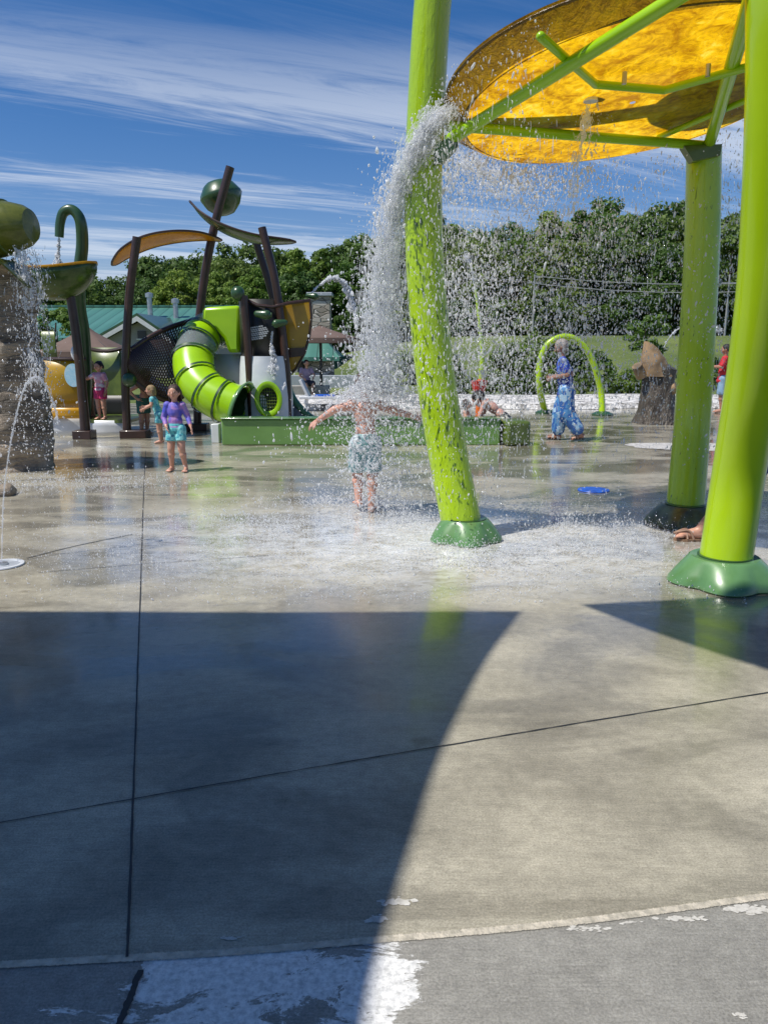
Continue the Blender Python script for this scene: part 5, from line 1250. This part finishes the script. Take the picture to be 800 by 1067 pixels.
    if shoes:
        for S in 'RL':
            an = g['an'+S]; fd_ = V(pose.get('ft'+S, (0.15 if S == 'R' else -.15, 1, 0))); fd_.z = 0; fd_.normalize(); fx = fd_.cross(V((0, 0, 1)))
            zz = -.036*s; sole = MB(); out = []
            for a in lins(0, 2*math.pi, 24, endpoint=False):
                wd = .036 if math.cos(a) > 0 else .029; out.append(an+fd_*(.042+.078*math.cos(a))*s+fx*(wd*math.sin(a))*s+V((0, 0, zz-.012*s)))
            sole.prism(out, (0, 0, 1), .012*s); so = sole.build('sandal', M[shoes], None, False); so.parent = t
            st_ = MB(); f0 = an+fd_*.10*s+V((0, 0, -.010*s))
            for sg in (-1, 1): st_.tube(spline([f0+fd_*.02*s, an+fd_*.055*s+fx*sg*.018*s+V((0, 0, .006*s)), an+fd_*.03*s+fx*sg*.031*s+V((0, 0, zz))], 5), .0055*s, 8)
            st_.tube(spline([an+fd_*.06*s+fx*.03*s+V((0, 0, zz)), an+fd_*.06*s+V((0, 0, .004*s)), an+fd_*.06*s-fx*.03*s+V((0, 0, zz))], 5), .005*s, 8)
            x_ = st_.build('strap', M['strap'], None); x_.parent = so
    return t
# boy under the torrent, seen from behind, arms spread
bl = G(381, 533)
person('shirtless boy in pale printed swim shorts, arms spread under the torrent', bl, 1.27, R(4), {
    'elL': (-.215, -.02, .735), 'wrL': (-.33, .04, .655), 'elR': (.225, -.02, .715), 'wrR': (.34, .06, .68), 'knL': (-.055, .08, .27), 'anL': (-.05, .02, .07), 'anR': (.04, -.02, .035), 'knR': (.05, .02, .27)},
    M['skin_pink'], 'hair_br', 'short', [('shorts', M['boyshorts'], .72, 1.08, 'shorts', 1.06)], headturn=(R(10), R(-20)))
# girl walking to the camera
person('girl in a purple and blue rash guard and turquoise shorts walking toward the slide\'s left', G(186, 491), 1.05, R(176), {
    'elR': (.135, .0, .62), 'wrR': (.08, .09, .53), 'elL': (-.14, -.02, .63), 'wrL': (-.19, .05, .53), 'knR': (.06, .03, .27), 'anR': (.075, -.01, .04), 'knL': (-.07, .05, .27), 'anL': (-.10, .02, .04)},
    M['skin'], 'hair_br', 'long', [('shirt', M['rash'], 1.75, 0, 1.06), ('shorts', M['tealsh'], .45, 1.10)])
dz = P(88, 438, 13.3).z
person('small girl in a pink shirt and magenta shorts on the play deck', Vector((P(107, 437, 13.42).x, 13.42, dz+.005)), 1.0, R(165), {
    'elR': (.20, .05, .70), 'wrR': (.32, .08, .73), 'elL': (-.15, .0, .63), 'wrL': (-.14, .05, .50)},
    M['skin'], 'hair_bk', 'bun', [('shirt', M['pinksh'], .6, 0, 1.15), ('shorts', M['magenta'], .45, 1.14)])
person('child in brown behind the girl in pink on the play deck', Vector((P(97, 437, 13.95).x, 13.95, dz+.005)), 1.02, R(120), {
    'elL': (-.16, .05, .64), 'wrL': (-.10, .16, .60), 'knR': (.06, .10, .30), 'anR': (.06, -.02, .06)},
    M['skin_tan'], 'hair_bl', 'bob', [('shirt', M['brownc'], .5, 0, 1.12), ('shorts', M['brownc'], .5, 1.14)])
person('shirtless child in dark green shorts behind the post with the ball', Vector((P(151, 446, 13.5).x, 13.5, 0)), 1.15, R(-120), {
    'elR': (.19, -.08, .66), 'wrR': (.12, .0, .55), 'elL': (-.19, -.05, .66), 'wrL': (-.10, .03, .56)},
    M['skin'], 'hair_bk', 'short', [('shorts', M['tealdark'], .6, 1.10)], lean=(0, .08))
person('toddler in a turquoise top reaching left behind the girl in purple', Vector((P(168, 462, 12.2).x, 12.2, 0)), .92, R(95), {
    'elR': (.13, .10, .66), 'wrR': (.10, .24, .62), 'elL': (-.13, .10, .66), 'wrL': (-.10, .22, .60)},
    M['skin'], 'hair_bl', 'bob', [('shirt', M['tealsh'], .4, 0, 1.12), ('shorts', M['tealsh'], .45, 1.14)], lean=(0, .10))
# woman in blue at the arch
person('grey haired woman in a blue print blouse and loose printed pants and sandals', G(587, 459), 1.66, R(78), {
    'elR': (.13, -.05, .645), 'wrR': (.05, .13, .62), 'elL': (-.13, .0, .645), 'wrL': (-.04, .13, .61), 'knR': (.05, .05, .27), 'anR': (.05, .06, .045), 'knL': (-.05, -.02, .27), 'anL': (-.05, -.16, .065), 'ftL': (-.1, 1, -.25)},
    M['skin_tan'], 'hair_gy', 'bob', [('shirt', M['bluetop'], .75, 0, 1.14, 'blouse', .008), ('shorts', M['pants'], 1.72, 1.22, 'pants', 1.25)], child=False, lean=(0, .05), headturn=(0, R(-25)), shoes='black')
# kneeling child and toddler at the pool edge
kb = Vector((P(521, 446, 12.55).x, 12.55, .10))
person('sunburnt shirtless child in printed shorts crouching on the pool edge', kb, 1.42, R(75), {
    'pel': (0, -.05, .16), 'hiR': (.05, -.05, .16), 'hiL': (-.05, -.05, .16), 'wai': (0, .0, .23), 'che': (0, .10, .31), 'nek': (0, .19, .375), 'shR': (.10, .17, .36), 'shL': (-.10, .17, .36), 'head': (0, .26, .40),
    'elR': (.13, .22, .22), 'wrR': (.10, .25, .08), 'elL': (-.13, .22, .22), 'wrL': (-.10, .26, .08), 'knR': (.09, .13, .13), 'anR': (.08, -.05, .04), 'knL': (-.09, .13, .13), 'anL': (-.08, -.05, .04)},
    M['skin_pink'], 'hair_bk', 'short', [('shorts', M['camo'], .9, 1.16)], headturn=(0, R(-35)))
kb = Vector((P(485, 446, 12.5).x, 12.5, .12))
person('bare shouldered toddler sitting by the crouching child at the pool', kb, .95, R(-110), {
    'pel': (0, 0, .10), 'hiR': (.05, 0, .10), 'hiL': (-.05, 0, .10), 'wai': (0, -.01, .18), 'che': (0, -.01, .29), 'nek': (0, 0, .38), 'shR': (.10, 0, .36), 'shL': (-.10, 0, .36), 'head': (0, .01, .49),
    'elR': (.15, .05, .26), 'wrR': (.12, .16, .2), 'elL': (-.15, .05, .26), 'wrL': (-.12, .16, .2), 'knR': (.08, .2, .14), 'anR': (.06, .36, .06), 'knL': (-.08, .2, .14), 'anL': (-.06, .36, .06)},
    M['skin'], 'hair_br', 'short', [('shorts', M['tealsh'], .6, 1.14)])
# red shirt person far right
person('person in a red T-shirt and light denim shorts at the far right', Vector((P(750, 431, 18.2).x, 18.2, 0)), 1.62, R(70), {
    'elR': (.14, .05, .66), 'wrR': (.06, .16, .66), 'elL': (-.14, .05, .66), 'wrL': (-.06, .16, .66)}, M['skin_tan'], 'hair_bk', 'short', [('shirt', M['redc'], .8, 0, 1.15, 'shirt', .012), ('shorts', M['denim'], .85, 1.16)], child=False)
# walker behind the near leg
wl = Vector((3.0, 5.72, 0))
person('walker in cobalt shorts and tan sandals, mostly hidden behind the near leg', wl, 1.68, R(90), {
    'hiR': (.05, .0, .50), 'knR': (.05, .15, .285), 'anR': (.05, .335, .045), 'ftR': (.05, 1, .0), 'knL': (-.05, -.05, .27), 'anL': (-.05, -.2, .06), 'ftL': (0, 1, -.3)},
    M['skin'], 'hair_br', 'bob', [('shirt', M['white'], .7, 0, 1.15), ('shorts', M['cobalt'], .85, 1.2)], child=False, shoes='tan')
# seated figure by the pavilion
sb_ = Vector((P(320, 425, 24).x, 24, .30))
person('dark haired person in lilac seated on the wall by the pavilion', sb_, 1.5, R(200), {
    'pel': (0, 0, .10), 'hiR': (.05, 0, .10), 'hiL': (-.05, 0, .10), 'wai': (0, 0, .18), 'che': (0, 0, .30), 'nek': (0, .01, .40), 'shR': (.10, 0, .38), 'shL': (-.10, 0, .38), 'head': (0, .02, .50),
    'elR': (.15, .05, .26), 'wrR': (.10, .16, .2), 'elL': (-.15, .05, .26), 'wrL': (-.10, .16, .2), 'knR': (.07, .22, .10), 'anR': (.06, .24, -.14), 'knL': (-.07, .22, .10), 'anL': (-.06, .24, -.14)},
    M['skin'], 'hair_bk', 'bob', [('shirt', M['lilac'], .6, 0, 1.12), ('shorts', M['darkcloth'], .9, 1.14)], child=False, voxel=.012)
tag(MB().box((sb_.x, 24.02, .19), (1.4, .4, .38)).build('bench', M['concrete_base'], None, False, loc=(sb_.x, 24.02, 0), bevel=.02), 'pale low bench under the seated person by the pavilion', 'bench')
